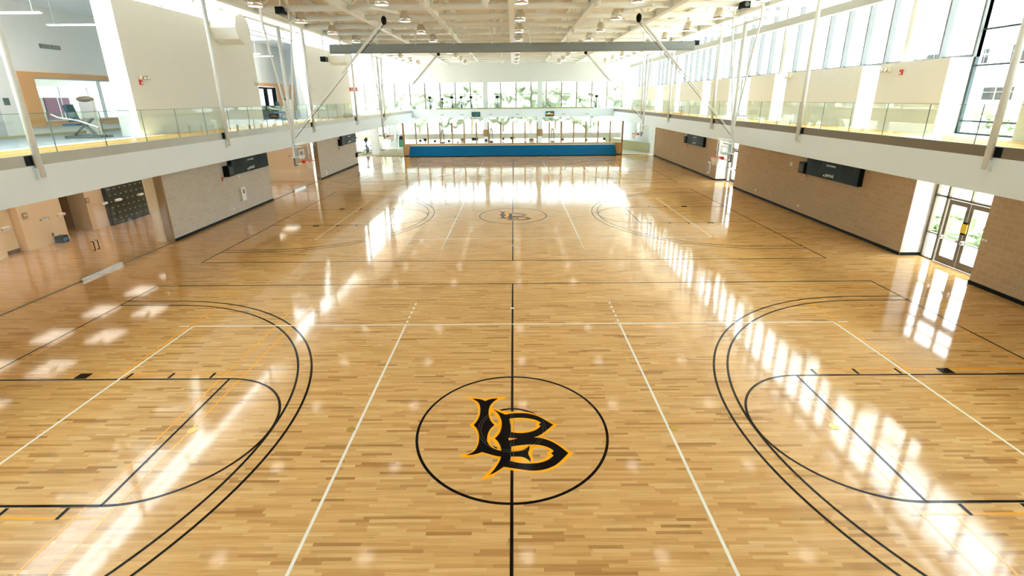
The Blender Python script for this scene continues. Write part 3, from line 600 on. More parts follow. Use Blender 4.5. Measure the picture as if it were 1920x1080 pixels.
w12 = struct(MB().box(12.05, 54.55, 0, 15.3, 54.6, .04).box(12.05, 54.5, 0, 12.15, 54.64, 3.62), 'window_12', M_WOODM); MB().box(12.15, 54.57, .04, 15.3, 54.58, 3.6).build('glass_pane', G_DOOR, w12)
# far gallery: fascia, slab
fa = struct(MB().box(-13.1, 65, 3.76, 13.1, 65.2, 4.80), 'balcony_fascia', M_FASCIA)
struct(MB().box(-10, 65.02, 4.80, 10.5, 65.12, 4.95), 'trim_10', mat('olive_trim', (0.36, 0.34, 0.14), .5, var=.1, vscale=1))
for x in (-9.2, -6.6, -2.9, .6, 6.6, 9.6): MB().box(x - .22, 64.97, 4.08, x + .22, 65.0, 4.14).build('air_grille', M_GYMGREY, fa)
struct(MB().box(-28, 65.2, 4.3, 16, 72, 4.7), 'floor', M_RUBBER)
struct(MB().box(-28, 65.2, 3.8, 16, 72, 3.9), 'ceiling', M_WHITE)
struct(MB().box(-28, 65.0, 8.06, 16.2, 65.3, 12.1), 'wall_far', M_WHITE)
struct(MB().box(-28, 65.3, 8.4, 16.2, 72.2, 8.5), 'ceiling', M_WHITE)
for x in (-3.57, 3.55): struct(MB().box(x - .31, 66, 0, x + .31, 66.62, 8.4), 'column', M_WHITE)
for x in (-3.57, 3.55): struct(MB().box(x - .4, 65.8, 1.25, x + .4, 65.98, 2.15), 'trim_11', M_WOODM)
k = MB()
for x in [-27.5 + i*2.15 for i in range(21)]: k.box(x - .075, 71.85, 4.7, x + .075, 72.05, 8.4)
k.box(-28, 71.9, 6.62, 16.2, 72.05, 6.68)
w13 = struct(k, 'window_13', M_BRONZE); MB().box(-28, 71.97, 4.7, 16.2, 71.98, 8.4).build('glass_pane', G_WIN, w13)
k = MB()
for x in [-27.5 + i*4.3 for i in range(11)]: k.box(x - .04, 71.9, 0, x + .04, 72.05, 3.8)
struct(MB().box(-28, 71.7, .5, 16.2, 71.85, 1.25), 'wall_far', mat('sand_low_wall', (.36, .31, .22), .8, var=.03))
w14 = struct(k, 'window_14', M_LFRAME); MB().box(-28, 71.97, 0, 16.2, 71.98, 3.8).build('glass_pane', G_WIN, w14)
struct(MB().prism([(12.3, 66, 0), (15.25, 56.0, 0), (15.5, 56.1, 0), (12.55, 66.1, 0)], (0, 0, 1.05)), 'wall_far', mat('olive_low_wall', (0.42, 0.42, 0.22), .6, var=.05))
struct(MB().box(15.6, 54.7, 0, 16.1, 72, 3.45), 'wall_right', M_WALLW)
# near end wall behind the camera, left windowless to keep the near floor darker
struct(MB().box(-21, -6.3, 0, 16.2, -6, 12.1), 'wall_back', M_WALLW)

# ---- roof structure
for i, x in enumerate((-12.75, -8.15, -4.05, 0.0, 3.95, 8.0, 12.7)):
    k = MB(); w = .14
    k.box(x - w, -6, 10.25, x + w, 65, 10.29).box(x - .025, -6, 10.29, x + .025, 65, 10.61).box(x - w, -6, 10.61, x + w, 65, 10.65)   # lower wide-flange beam
    k.box(x - .1, -6, 11.8, x + .1, 65, 11.98)
    y = -5.0; up = True
    while y < 64:
        k.bar((x, y, 10.65 if up else 11.8), (x, y + 2.29, 11.8 if up else 10.65), .09, .09); up = not up; y += 2.29
    struct(k, 'roof_truss', M_STEEL)
for i in range(21):
    y = 2.0 + 3.05*i
    k = MB().cyl((-12.9, y, 10.42), (14.9 if i % 2 else 16.1, y, 10.42), .15, 14)
    struct(k, 'roof_tube', M_STEEL, smooth=True)
for i in range(10):
    y = 3.5 + 6.1*i; k = MB().box(-12.9, y - .04, 11.6, 16.1, y + .04, 11.68)
    for x in range(-12, 16, 2): k.bar((x, y, 11.64), (x + 1, y, 11.98), .04, .04)
    struct(k, 'roof_joist', M_STEEL)
for y in [4.6 + 9.15*i for i in range(7)]:
    for x in (-4.05, 3.95, -1.2):
        struct(MB().cyl((x, y + 1.5, 10.05), (x, y + 1.5, 11.9), .16, 14), 'roof_post', M_STEEL, smooth=True)
    struct(MB().bar((-1.2, y + 1.5, 10.3), (-.3, y + 4.5, 11.8), .22, .22), 'roof_brace', M_STEEL)
    struct(MB().box(1.5, y, 11.2, 2.4, y + 6.0, 11.25), 'roof_panel', M_STEEL)
# ================================================================== THINGS
# ---- blue padded wall at the far end
t = thing('padded_barrier', 'long blue padded barrier standing along the far end of the wooden floor', 'padding', (0, 53.9, 0))
for i in range(6):
    z0, z1 = .10 + i*.178, .10 + (i+1)*.178 - .008; f0 = 53.47 + z0*.34; f1 = 53.47 + z1*.34
    MB().prism([(-11.42 + i*.02, f0, z0), (-11.42 + i*.02, f1, z1), (-11.42 + i*.02, 54.35, z1), (-11.42 + i*.02, 54.35, z0)], (22.75 - i*.05, 0, 0)).build('padded_panel', M_BLUE, t)
MB().box(-11.35, 53.53, 0, 11.28, 54.3, .1).build('base', M_BLACK, t)
MB().box(-11.3, 53.88, 1.165, 11.2, 54.35, 1.19).build('top_cap', M_CREAM, t)

# ---- basketball hoops hung from the roof
def make_hoop(label, s, cy):
    X = s*11.33; t = thing('basketball_hoop', label, 'basketball hoop', (X, cy, 2.9), 'ceiling hung basketball hoops')
    MB().cyl((X, cy, 2.95), (X, cy, 9.5), .085, 14).build('mast', M_POST, t, smooth=True)
    k = MB().cyl((X, cy - 1.5, 9.42), (X, cy + 1.5, 9.42), .045, 10).cyl((X, cy - 1.5, 9.95), (X, cy + 1.5, 9.95), .05, 10)
    for q in (-1.5, 1.5): k.cyl((X, cy + q, 9.42), (X, cy + q, 12.0), .05, 10)
    k.build('hanger_frame', M_STEEL, t)
    for q in (-1.5, 1.5): MB().cyl((X, cy + q, 9.42), (X, cy + q*.04, 4.45), .045, 10).build('side_strut', M_POST, t)
    for q in (-1, 1): MB().cyl((X, cy + q*.92, 7.5), (X, cy, 6.3), .02, 8).build('cross_brace', M_POST, t)
    a = Vector((X, cy, 4.25)); b = Vector((s*6.15, cy, 9.72)); m = a.lerp(b, .56)
    MB().cyl(m, b, .065, 12).cyl(a, m, .022, 8).build('diagonal_brace', M_POST, t)
    MB().cyl((X, cy + .05, 4.1), (s*6.17, cy + .3, 9.62), .012, 6).build('hoist_cable', M_DARK, t)
    k = MB().lathe([(0, -.22), (.09, -.19), (.13, -.08), (.13, .06), (.07, .16), (0, .2)], (s*6.15, cy, 9.72), 14); k.build('pulley', M_DARK, t, smooth=True)
    MB().bar((s*6.6, cy - .75, 10.15), (s*5.6, cy + .75, 10.15), .09, .09).build('pulley_bar', M_STEEL, t)
    # board
    bx = s*11.02; y0, y1, z0, z1 = cy - .915, cy + .915, 2.9, 3.97
    fr = MB()
    fr.box(bx - .02, y0, z0, bx + .02, y1, z0 + .05).box(bx - .02, y0, z1 - .05, bx + .02, y1, z1).box(bx - .02, y0, z0, bx + .02, y0 + .05, z1).box(bx - .02, y1 - .05, z0, bx + .02, y1, z1)
    bd = fr.build('backboard', M_TEXT, t)
    MB().box(bx - .006, y0 + .05, z0 + .05, bx + .006, y1 - .05, z1 - .05).build('glass_panel', G_BOARD, bd)
    k = MB(); xi = bx - s*.009
    for (a0, b0, c0, d0) in ((-.305, 3.15, .305, 3.2), (-.305, 3.56, .305, 3.61), (-.305, 3.15, -.255, 3.61), (.255, 3.15, .305, 3.61)): k.box(xi - .004, cy + a0, b0, xi + .004, cy + c0, d0)
    k.build('target_square', M_TEXT, bd)
    for ya, yb, yc, yd in ((y0 - .02, y0 + .3, y0 - .03, y0 + .015), (y1 - .3, y1 + .02, y1 - .015, y1 + .03)):
        MB().box(bx - .035, ya, z0 - .03, bx + .035, yb, z0 + .03).box(bx - .035, yc, z0 - .03, bx + .035, yd, z0 + .38).build('edge_padding', mat('grey_blue_pad', (.10, .13, .16), .6), bd)
    MB().box(min(X, bx + s*.03), cy - .5, 3.2, max(X, bx + s*.03), cy + .5, 3.26).box(min(X, bx + s*.03), cy - .3, 3.7, max(X, bx + s*.03), cy + .3, 3.76).build('board_bracket', M_POST, t)
    rx = bx - s*.40
    k = MB(); n = 28
    pts = [(rx + .229*math.cos(2*PI*i/n), cy + .229*math.sin(2*PI*i/n), 3.05) for i in range(n + 1)]; k.tube(pts, .014, 8)
    k.box(bx - s*.02, cy - .09, 2.96, bx - s*.17, cy + .09, 3.06)
    k.bar((bx - s*.02, cy, 2.93), (bx - s*.18, cy, 3.03), .12, .03)
    k.cyl((bx - s*.05, cy - .08, 2.98), (bx - s*.05, cy + .08, 2.98), .08, 12)
    rim = k.build('rim', M_RIM, t)
    k = MB(); m_ = 12
    for i in range(m_):
        for d in (-1, 1):
            P = []
            for j in range(6):
                f = j/5; r = .225*(1 - f) + .11*f + .0; a = 2*PI*(i + d*j*.5)/m_; P.append((rx + r*math.cos(a), cy + r*math.sin(a), 3.04 - .42*f))
            k.tube(P, .008, 5)
    k.build('net', M_NET, rim)
    return t
make_hoop('basketball hoop hanging on the left, in front of the glass between two block walls', -1, Y2)
make_hoop('basketball hoop hanging on the right, beside the tall narrow door recess', 1, Y2)
make_hoop('distant basketball hoop hanging on the left, in front of the far staircase', -1, Y3)
make_hoop('distant basketball hoop hanging on the right, near the right end of the blue padding', 1, Y3)

# ---- hoist motors under the roof
def winch(x, y, z, label, teal=False):
    t = thing('hoist_motor', label, 'hoist motor', (x, y, z), 'hoist motors near the roof')
    k = MB().box(x - .18, y - .28, z - .17, x + .18, y + .28, z + .15); k.build('housing', M_DARK, t, bevel=.02)
    MB().cyl((x, y - .29, z), (x, y - .33, z), .11, 18).build('drum', M_GYMGREY if teal else M_BOARDF, t)
    MB().box(x - .03, y - .03, z + .15, x + .03, y + .03, 12.0 if abs(x) < 12.8 or x > 0 else 10.9).build('hanger', M_STEEL, t)
winch(-11.4, 26.3, 10.3, 'black hoist motor above the left hoop frame')
winch(11.4, 26.1, 10.3, 'black and teal hoist motor above the right hoop frame', True)
winch(13.2, 37.5, 9.75, 'small dark motor beside the right end of the rolled grey curtain')
winch(-12.9, 35.5, 8.75, 'tiny dark motor beneath the left end of the rolled grey curtain')

# ---- steel posts that hang the running track
def hanger(s, y, label):
    X = s*13.02; t = thing('hanger_post', label, 'steel post', (X, y, 4.05), 'posts along the running track')
    MB().cyl((X, y, 4.08), (X, y, 10.3), .085, 16).build('post', M_POST, t, smooth=True)
    MB().box(s*13.0, y - .13, 4.03, s*13.10, y + .13, 4.34).build('base_bracket', M_FASCIA, t)
    MB().box(s*13.09, y - .28, ZF1 + .02, s*13.095, y - .08, ZG - .02).build('slot_plate', M_DARK, t)
for i, y in enumerate((13.35, 22.55, 32.58, 41.8, 50.9)):
    for s, nm in ((-1, 'left'), (1, 'right')):
        hanger(s, y, '%s white steel post from the near end along the %s running track' % (ORD[i], nm))

M_JOINT = mat('dark_green_glass_edge', (.10, .16, .14), .3, var=.05)
# ---- glass balustrades
for s, nm in ((-1, 'left'), (1, 'right')):
    t = thing('glass_railing', 'clear glass railing along the %s running track' % nm, 'railing', (s*13.15, 30, ZG))
    y = (14.14 if s < 0 else 14.0) - 1.795*11
    while y < 64.5:
        gp = MB().box(s*13.14, y + .012, ZG, s*13.155, y + 1.783, ZR).build('glass_panel', G_RAIL, t)
        MB().box(s*13.138, y - .009, ZG, s*13.157, y + .009, ZR).build('edge_joint', M_JOINT, gp); y += 1.795
    MB().box(s*13.135, -5.6, ZR, s*13.16, 64.9, ZR + .014).build('top_edge', M_GYMGREY, t)
t = thing('glass_railing', 'glass railing across the far upper gallery', 'railing', (0, 65.1, ZG))
x = -12.9
while x < 12.8: MB().box(x + .01, 65.12, ZG, x + 1.83, 65.135, ZR).build('glass_panel', G_RAIL, t); x += 1.84

# ---- scoreboards
def scoreboard(s, ya, yb, label):   # ya = end with the horn speaker
    X = s*XW; d = -s; xf = X + d*.22
    t = thing('scoreboard', label, 'scoreboard', (X, (ya + yb)/2, 2.25), 'wall scoreboards')
    y0, y1 = min(ya, yb), max(ya, yb)
    b = MB().box(X, y0, 2.22, xf, y1, 3.28).build('case', M_BOARDF, t, bevel=.015)
    c = (ya + yb)/2; R = ROT_PX if s < 0 else ROT_NX
    text('period', .26, (xf + d*.004, c, 2.42), R, M_TEXT, 'period_lettering', b, sx=.9)
    text('DAKTRONICS', .11, (xf + d*.004, c, 2.86), R, M_TEXT, 'maker_lettering', b)
    k = MB().cyl((xf, c - (.42 if s < 0 else -.42), 2.36), (xf + d*.01, c - (.42 if s < 0 else -.42), 2.36), .045, 14); k.build('indicator_dot', M_TEXT, b)
    for q in (-1, 1):
        yy = c + q*1.15; MB().box(xf, yy - .38, 2.6, xf + d*.006, yy + .38, 3.05).build('digit_window', M_DARK, b)
    ys = ya - .5 if ya < yb else ya + .5
    sp = MB().box(X, min(ya, ys) , 2.22, X + d*.3, max(ya, ys), 2.78).build('speaker_box', M_DARK, t, bevel=.02)
    m_ = (ya + ys)/2
    MB().box(X + d*.3, m_ - .17, 2.3, X + d*.312, m_ + .17, 2.70).build('speaker_grille', mat('grille_grey', (.06, .06, .06), .7), sp)
scoreboard(-1, 26.0, 29.95, 'black and green scoreboard on the nearer left block wall')
scoreboard(-1, 43.5, 47.4, 'green scoreboard on the farther left block wall')
scoreboard(1, 24.95, 21.0, 'black scoreboard on the long tan block wall at right')
scoreboard(1, 42.8, 39.0, 'small distant green scoreboard on the farther right block wall')

# ---- rolled divider curtain
t = thing('divider_curtain', 'long grey mesh divider curtain rolled up under the roof', 'divider curtain', (0, 34.4, 8.98))
k = MB(); pr = []
for i in range(16):
    a = 2*PI*i/16; pr.append((-12.0, 34.4 + .22*math.copysign(abs(math.cos(a))**.5, math.cos(a)), 9.27 + .29*math.copysign(abs(math.sin(a))**.5, math.sin(a))))
MB().prism(pr, (24.0, 0, 0)).build('curtain_roll', M_CURTAIN, t)
for i in range(10):
    x = -11.3 + i*2.5
    k = MB().box(x - .03, 34.2, 9.52, x + .03, 34.6, 9.60).cyl((x, 34.4, 9.6), (x - .12, 34.4, 10.3), .03, 8); k.cyl((x, 34.17, 9.56), (x, 34.15, 9.50), .05, 10); k.build('hanger_strap', M_POST, t)
for i in range(24):
    x = -11.6 + i*1.0
    if i in (13, 14, 15, 16, 17): 
        for j in range(4): MB().bar((x + j*.25, 34.165, 9.05), (x + j*.25 + .22, 34.165, 9.5), .02, .02).build('fold', M_CURTAIN, t)

# ---- high-bay lamps
def make_lamp(label):
    t = thing('dome_lamp', label, 'ceiling lamp', (0, 0, 9.85), 'aluminium dome lamps under the roof')
    sh = MB().lathe([(.09, .52), (.15, .50), (.20, .40), (.27, .18), (.30, 0), (.285, 0), (.255, .17), (.19, .37), (.12, .47)], (0, 0, 9.85), 22).build('shade', M_ALU, t, smooth=True)
    MB().cyl((0, 0, 9.865), (0, 0, 9.88), .275, 22).build('lens', M_LENS, sh)
    MB().lathe([(0, .86), (.07, .84), (.10, .76), (.10, .56), (.06, .50), (0, .50)], (0, 0, 9.85), 16).build('ballast_housing', M_STEEL, t, smooth=True)
    MB().cyl((0, 0, 10.68), (0, 0, 12.0), .015, 6).build('hook_rod', M_STEEL, t)
    return t
rows = [(-10.8, 'leftmost lamp row'), (-5.45, 'second lamp row from left'), (.45, 'middle lamp row'), (5.35, 'second lamp row from right'), (10.6, 'rightmost lamp row')]
lamp0 = None
for x, rn in rows:
    for k_ in range(-2, 9):
        y = 22.5 + 4.57*k_
        lab = 'aluminium dome ceiling lamp, %s from the near end in the %s' % (ORD[k_ + 2], rn)
        if lamp0 is None: lamp0 = make_lamp(lab); lamp0.location = (x, y, 9.85)
        else: dup(lamp0, (x, y, 9.85), lab)

# ---- round ducts at the left wall
for i, (y, nm) in enumerate(((27.4, 'nearer'), (44.0, 'farther'))):
    k = MB().cyl((-15.29, y, 9.62), (-14.0, y, 9.62), .74, 8); o = k.build('air_duct', M_STEEL)
    tag(o, 'fat white faceted air duct above the left wall, the %s of two' % nm, 'air duct', 'air ducts above the left wall')

# ---- emergency lights, strobes, plates, signs
def emergency(s, y, z, label, strobe=None):
    X = s*XW; d = -s; t = thing('emergency_light', label, 'emergency light', (X, y, z), 'white emergency lights on the upper walls')
    MB().box(X, y - .17, z - .08, X + d*.13, y + .17, z + .09).build('housing', M_CREAM, t, bevel=.012)
    for q in (-.1, .1):
        h = MB().lathe([(0, 0), (.05, .0), (.075, .09), (.07, .1), (0, .08)], (0, 0, 0), 14); h.bm.transform(Matrix.Translation((X + d*.12, y + q, z - .02)) @ Matrix.Rotation(PI/2*d, 4, 'Y')); h.build('lamp_head', M_ALU, t, smooth=True)
emergency(-1, 21.15, 7.02, 'white emergency light on the nearest upper left wall')
emergency(-1, 30.45, 7.03, 'white emergency light at the far end of the nearest upper left wall')
emergency(-1, 38.4, 7.0, 'white emergency light on the second upper left wall')
emergency(1, 20.9, 7.02, 'white emergency light near a red strobe on the upper right wall')
emergency(1, 28.2, 7.05, 'white emergency light on the second upper right wall panel')
emergency(1, 38.9, 7.05, 'white emergency light on the third upper right wall panel')
def strobe(s, y, z, label):
    X = s*XW; d = -s; t = thing('fire_strobe', label, 'fire alarm strobe', (X, y, z), 'red fire alarm strobes')
    MB().box(X, y - .07, z - .1, X + d*.05, y + .07, z + .1).build('housing', M_RED, t, bevel=.008); MB().box(X + d*.05, y - .03, z - .07, X + d*.07, y + .03, z).build('lens', M_TEXT, t)
strobe(-1, 21.0, 6.83, 'red fire strobe under the white emergency light on the upper left wall')
strobe(-1, 25.33, 2.13, 'red fire strobe on the nearer left block wall before the scoreboard')
strobe(-1, 43.07, 2.0, 'red fire strobe under the farther left scoreboard')
strobe(1, 20.15, 6.9, 'red fire strobe on the nearest upper right wall panel')
strobe(1, 25.2, 2.12, 'red fire strobe under the black scoreboard at right')
strobe(1, 43.2, 2.0, 'tiny red fire strobe under the distant right scoreboard')
def plate(s, y, z, w, h, label, m=M_TEXT, name='wall_socket', cat='wall socket', d_=.02, grp=None):
    X = s*XW; d = -s; t = thing(name, label, cat, (X, y, z), grp)
    MB().box(X, y - w/2, z - h/2, X + d*d_, y + w/2, z + h/2).build('cover', m, t, bevel=.004)
    for q in (-1, 1): MB().box(X + d*d_, y - w*.15, z + q*h*.22 - h*.08, X + d*(d_ + .004), y + w*.15, z + q*h*.22 + h*.08).build('slot', M_GYMGREY, t)
plate(-1, 25.83, .42, .09, .13, 'white wall socket low on the nearer left block wall')
plate(-1, 29.5, .95, .12, .12, 'small pale plate near the far edge of the nearer left block wall')
plate(-1, 39.6, .42, .2, .36, 'white wall plate low on the farther left block wall')
plate(1, 25.4, .43, .09, .13, 'white wall socket low on the tan wall below the black scoreboard')
plate(1, 30.15, .43, .09, .13, 'white wall socket low on the far half of the long tan wall')
plate(1, 26.62, 2.49, .17, .2, 'cream speaker plate on the tan wall left of the black scoreboard', M_CREAM, 'wall_speaker', 'wall speaker', .06)
plate(1, 15.0, 1.54, .2, .07, 'small metal card reader on the tan wall by the double door', M_ALU, 'card_reader', 'card reader', .03)
plate(-1, 47.6, .95, .45, .42, 'black box on the far edge of the farther left block wall', M_DARK, 'wall_box', 'wall box', .14)
t = thing('alarm_sign', 'small white sign with a red ring under the left scoreboard', 'sign', (-XW, 26.85, 2.1))
MB().box(-XW, 26.72, 2.0, -XW + .05, 26.98, 2.22).build('plate', M_TEXT, t)
k = MB(); n = 18; k.tube([(-XW + .055, 26.87 + .06*math.cos(2*PI*i/n), 2.11 + .06*math.sin(2*PI*i/n)) for i in range(n + 1)], .012, 6); k.build('red_ring', M_RED, t)
t = thing('defibrillator_cabinet', 'white defibrillator cabinet with red picture on the left block wall', 'cabinet', (-XW, 26.85, 1.05))
MB().box(-XW, 26.64, .70, -XW + .15, 27.06, 1.44).build('case', M_TEXT, t, bevel=.012)
MB().box(-XW + .15, 26.75, 1.08, -XW + .155, 26.96, 1.34).build('picture_window', mat('grey_picture', (.30, .26, .26), .4), t)
MB().box(-XW + .155, 26.77, 1.12, -XW + .16, 26.93, 1.22).build('red_mark', M_RED, t)
MB().cyl((-XW + .15, 26.88, .92), (-XW + .165, 26.88, .92), .018, 10).build('latch', M_GYMGREY, t)
t = thing('extinguisher_cabinet', 'tall white cabinet on the farther right block wall below the hoop', 'cabinet', (XW, 37.7, .8))
MB().box(XW, 37.52, .35, XW - .12, 37.86, 1.25).build('case', M_TEXT, t, bevel=.01); MB().box(XW - .12, 37.58, .45, XW - .125, 37.8, 1.15).build('door', M_GYMGREY, t)
t = thing('exit_sign', 'red exit sign sticking out from the far upper left wall', 'exit sign', (-XW, 47.7, 6.9))
MB().box(-XW, 47.67, 6.83, -XW + .75, 47.73, 7.2).build('panel', mat('faded_red', (.85, .30, .28), .4), t); text('EXIT', .26, (-XW + .4, 47.665, 7.0), ROT_NY, M_TEXT, 'lettering', t); MB().box(-XW, 47.66, 6.9, -XW + .08, 47.74, 7.12).build('mount', M_BRONZE, t)
for i, (y0, y1) in enumerate(((22.25, 22.73), (22.78, 23.25))):
    t = thing('air_vent', 'grey louvred air vent high on the white back wall upstairs, %s one' % ('left', 'right')[i], 'air vent', (-20.2, (y0+y1)/2, 8.4), 'air vents upstairs')
    MB().box(-20.2, y0, 8.30, -20.18, y1, 8.47).build('frame', M_GYMGREY, t)
    for j in range(4): MB().box(-20.18, y0 + .02, 8.32 + j*.035, -20.165, y1 - .02, 8.335 + j*.035).build('louvre', M_ALU, t)
for i, (x0, y, x1) in enumerate(((-18.9, 18.3, -16.2), (-18.6, 21.1, -15.9+.0-.4), (-18.9, 15.4, -16.4), (-19, 32.5, -16.6), (-19, 34.2, -16.6), (-19, 36, -16.6))):
    t = thing('linear_pendant_light', '%s long white pendant light over the upper left rooms, counted from the near end' % ORD[(1, 2, 0, 3, 4, 5)[i]], 'pendant light', ((x0+x1)/2, y, 9.0), 'linear pendant lights')
    MB().box(x0, y - .07, 9.015, x1, y + .07, 9.06).build('housing', M_WHITE, t)
    MB().box(x0 + .05, y - .05, 9.0, x1 - .05, y + .05, 9.015).build('lit_tube', M_TUBE, t)
    for x in (x0 + .3, x1 - .3): MB().cyl((x, y, 9.06), (x, y, 10.0), .008, 5).build('wire', M_STEEL, t)
o = MB().box(-20.2, 20.0, 5.98, -20.17, 20.22, 6.25).build('switch_plate', M_GYMGREY); tag(o, 'small grey wall plate at the left edge upstairs', 'wall plate')

# ---- corridor behind the left glass
def cdoor(y0, y1, x, label):
    t = thing('corridor_door', label, 'door', (x, (y0+y1)/2, 0), 'doors behind the left glass')
    lf = MB().box(x - .02, y0, .02, x + .02, y1, 2.12).build('door_leaf', M_DOORC, t)
    MB().cyl((x + .02, y0 + .1, 1.0), (x + .07, y0 + .1, 1.0), .03, 10).cyl((x + .06, y0 + .1, 1.0), (x + .06, y0 + .24, 1.0), .012, 8).build('handle', M_BRONZE, lf)
    MB().box(x + .02, y0, .02, x + .03, y1, .16).build('kick_plate', M_BRONZE, lf)
cdoor(18.8, 19.6, -21.06, 'cream corridor door with dark kick plate behind the left glass')
cdoor(16.6, 17.5, -20.67, 'cream door at the extreme left edge behind the glass')
cdoor(33.0, 34.0, -20.67, 'cream door behind the farther left glass wall')
cdoor(35.6, 36.5, -20.67, 'dark edged cream door farther along behind the second glass wall')
for i, (y, z) in enumerate(((19.87, 1.5), (23.14, 1.5))):
    X = -20.68 if i == 0 else -20.78
    t = thing('room_sign', ('small square room sign beside the recessed corridor door', 'small square room sign on the angled corner left of the lockers')[i], 'room sign', (X, y, z), 'room signs')
    MB().box(X, y - .1, z - .12, X + .03, y + .1, z + .12).build('plate', mat('taupe_sign', (.45, .36, .25), .5), t); MB().box(X + .03, y - .06, z - .02, X + .035, y + .06, z + .05).build('legend', M_DOORC, t)
t = thing('power_outlet', 'small power outlet low on the cream corridor wall', 'wall socket', (-20.7, 20.85, .4)); MB().box(-20.7, 20.81, .33, -20.68, 20.89, .47).build('cover', M_WOODM, t); MB().box(-20.68, 20.835, .38, -20.675, 20.865, .42).build('slot', M_DARK, t)
t = thing('floor_box', 'small black box with a blue panel on the corridor floor', 'box', (-20.45, 20.95, 0))
MB().box(-20.62, 20.78, 0, -20.28, 21.12, .32).build('case', M_DARK, t, bevel=.02); MB().box(-20.28, 20.84, .08, -20.27, 21.06, .24).build('blue_panel', mat('bright_blue_panel', (.03, .18, .42), .3), t)
t = thing('wall_shelf', 'dark shelf in the brown alcove behind the left glass', 'shelf', (-25.7, 22.5, 1)); MB().box(-25.8, 21.7, .95, -25.2, 23.3, 1.2).build('board', M_DARK, t); MB().box(-25.8, 22.4, .6, -25.3, 22.5, .95).build('bracket', M_DARK, t)
t = thing('locker_bank', 'bank of dark green lockers with pale number plates behind the left glass', 'lockers', (-20.6, 25.2, 0))
MB().box(-20.68, 23.95, .0, -20.50, 26.5, 2.25).build('carcass', M_DARK, t)
for c in range(7):
    for r in range(7):
        y = 23.98 + c*.36; z = .08 + r*.308
        dr = MB().box(-20.50, y, z, -20.485, y + .35, z + .30).build('locker_door', M_LOCKER, t)
        MB().box(-20.485, y + .12, z + .19, -20.48, y + .22, z + .225).build('number_plate', mat('pale_gold_plate', (.6, .5, .3), .4), dr)
t = thing('green_machine', 'green and dark vending machine beyond the second left glass wall', 'vending machine', (-19.8, 37.6, 0)); MB().box(-20.2, 37.3, 0, -19.3, 37.95, 1.9).build('case', M_GREEN, t, bevel=.02); MB().box(-19.3, 37.38, 1.1, -19.29, 37.87, 1.75).build('screen', M_DARK, t)

# ---- televisions on the far gallery
for x0, nm, c in ((-5.36, 'left', 0), (4.24, 'right', 1)):
    t = thing('television', '%s of two flat screens on the white far gallery front' % nm, 'television', (x0 + .56, 64.95, 3.86), 'televisions on the far gallery')
    MB().box(x0, 64.93, 3.84, x0 + 1.12, 65.0, 4.45).build('case', M_DARK, t)
    s_ = MB().box(x0 + .04, 64.92, 3.88, x0 + 1.08, 64.93, 4.41).build('screen', mat('screen_dark', (.01, .05, .045), .3, emit=.6), t)
    if c:
        for i, (a, b, cc) in enumerate(((.1, .3, (.6, .2, .03)), (.35, .6, (.8, .45, .2)), (.65, .95, (.45, .12, .02)))): MB().box(x0 + a, 64.915, 4.02 + .08*(i % 2), x0 + b, 64.92, 4.22 + .06*(i % 2)).build('picture_patch', mat('screen_orange_%d' % i, cc, .4, emit=.8), s_)
    else: MB().bar((x0 + .5, 64.917, 4.05), (x0 + .9, 64.917, 4.25), .05, .01).build('picture_patch', mat('screen_pale', (.35, .6, .55), .4, emit=.7), s_)

# ---- fitness machines
def weight_machine(name, label, cat, loc, group=None, s=1.0):
    t = thing(name, label, cat, loc, group); x, y, z = loc
    def P(a, b, c): return (x + a*s, y + b*s, z + c*s)
    k = MB().bar(P(-.7, -.25, .05), P(.7, -.25, .05), .1*s, .1*s).bar(P(-.7, .3, .05), P(.7, .3, .05), .1*s, .1*s).bar(P(-.6, -.25, .05), P(-.6, .3, .05), .08*s, .08*s).bar(P(.5, -.25, .05), P(.5, .3, .05), .08*s, .08*s); k.build('base_frame', M_GYMGREY, t)
    k = MB().bar(P(-.05, .1, .1), P(-.1, .1, 1.52), .04*s, .04*s).bar(P(.45, .1, .1), P(.4, .1, 1.52), .04*s, .04*s)
    k.box(*P(-.1, .05, .15), *P(.42, .2, 1.45)); k.build('weight_tower', M_ALU, t)
    MB().sphere(P(.15, .1, 1.48), .34*s, (1, .45, .35)).build('tower_cap', M_BRONZE, t, smooth=True)
    k = MB().prism([P(-.45, -.2, .62), P(-.55, -.2, 1.25), P(-.43, -.2, 1.28), P(-.28, -.2, .64)], (0, .34*s, 0)); k.build('backrest', mat('dark_teal_vinyl', (.03, .08, .10), .4), t)
    MB().box(*P(-.75, -.2, .48), *P(-.2, .14, .56)).build('seat', M_BLUEG, t)
    MB().tube([P(-1.0, -.3, .92), P(-.75, -.3, .8), P(0, -.3, .68), P(.72, -.3, .42)], .03*s, 8).build('lever_arm', M_TEXT, t)
    MB().bar(P(-.55, 0, .1), P(.3, 0, .75), .06*s, .06*s).bar(P(.3, 0, .1), P(-.3, 0, .75), .06*s, .06*s).build('link_bars', M_GYMGREY, t)
    return t
weight_machine('weight_machine', 'grey weight machine with blue seat upstairs in front of the orange framed window', 'weight machine', (-16.95, 19.75, ZG))
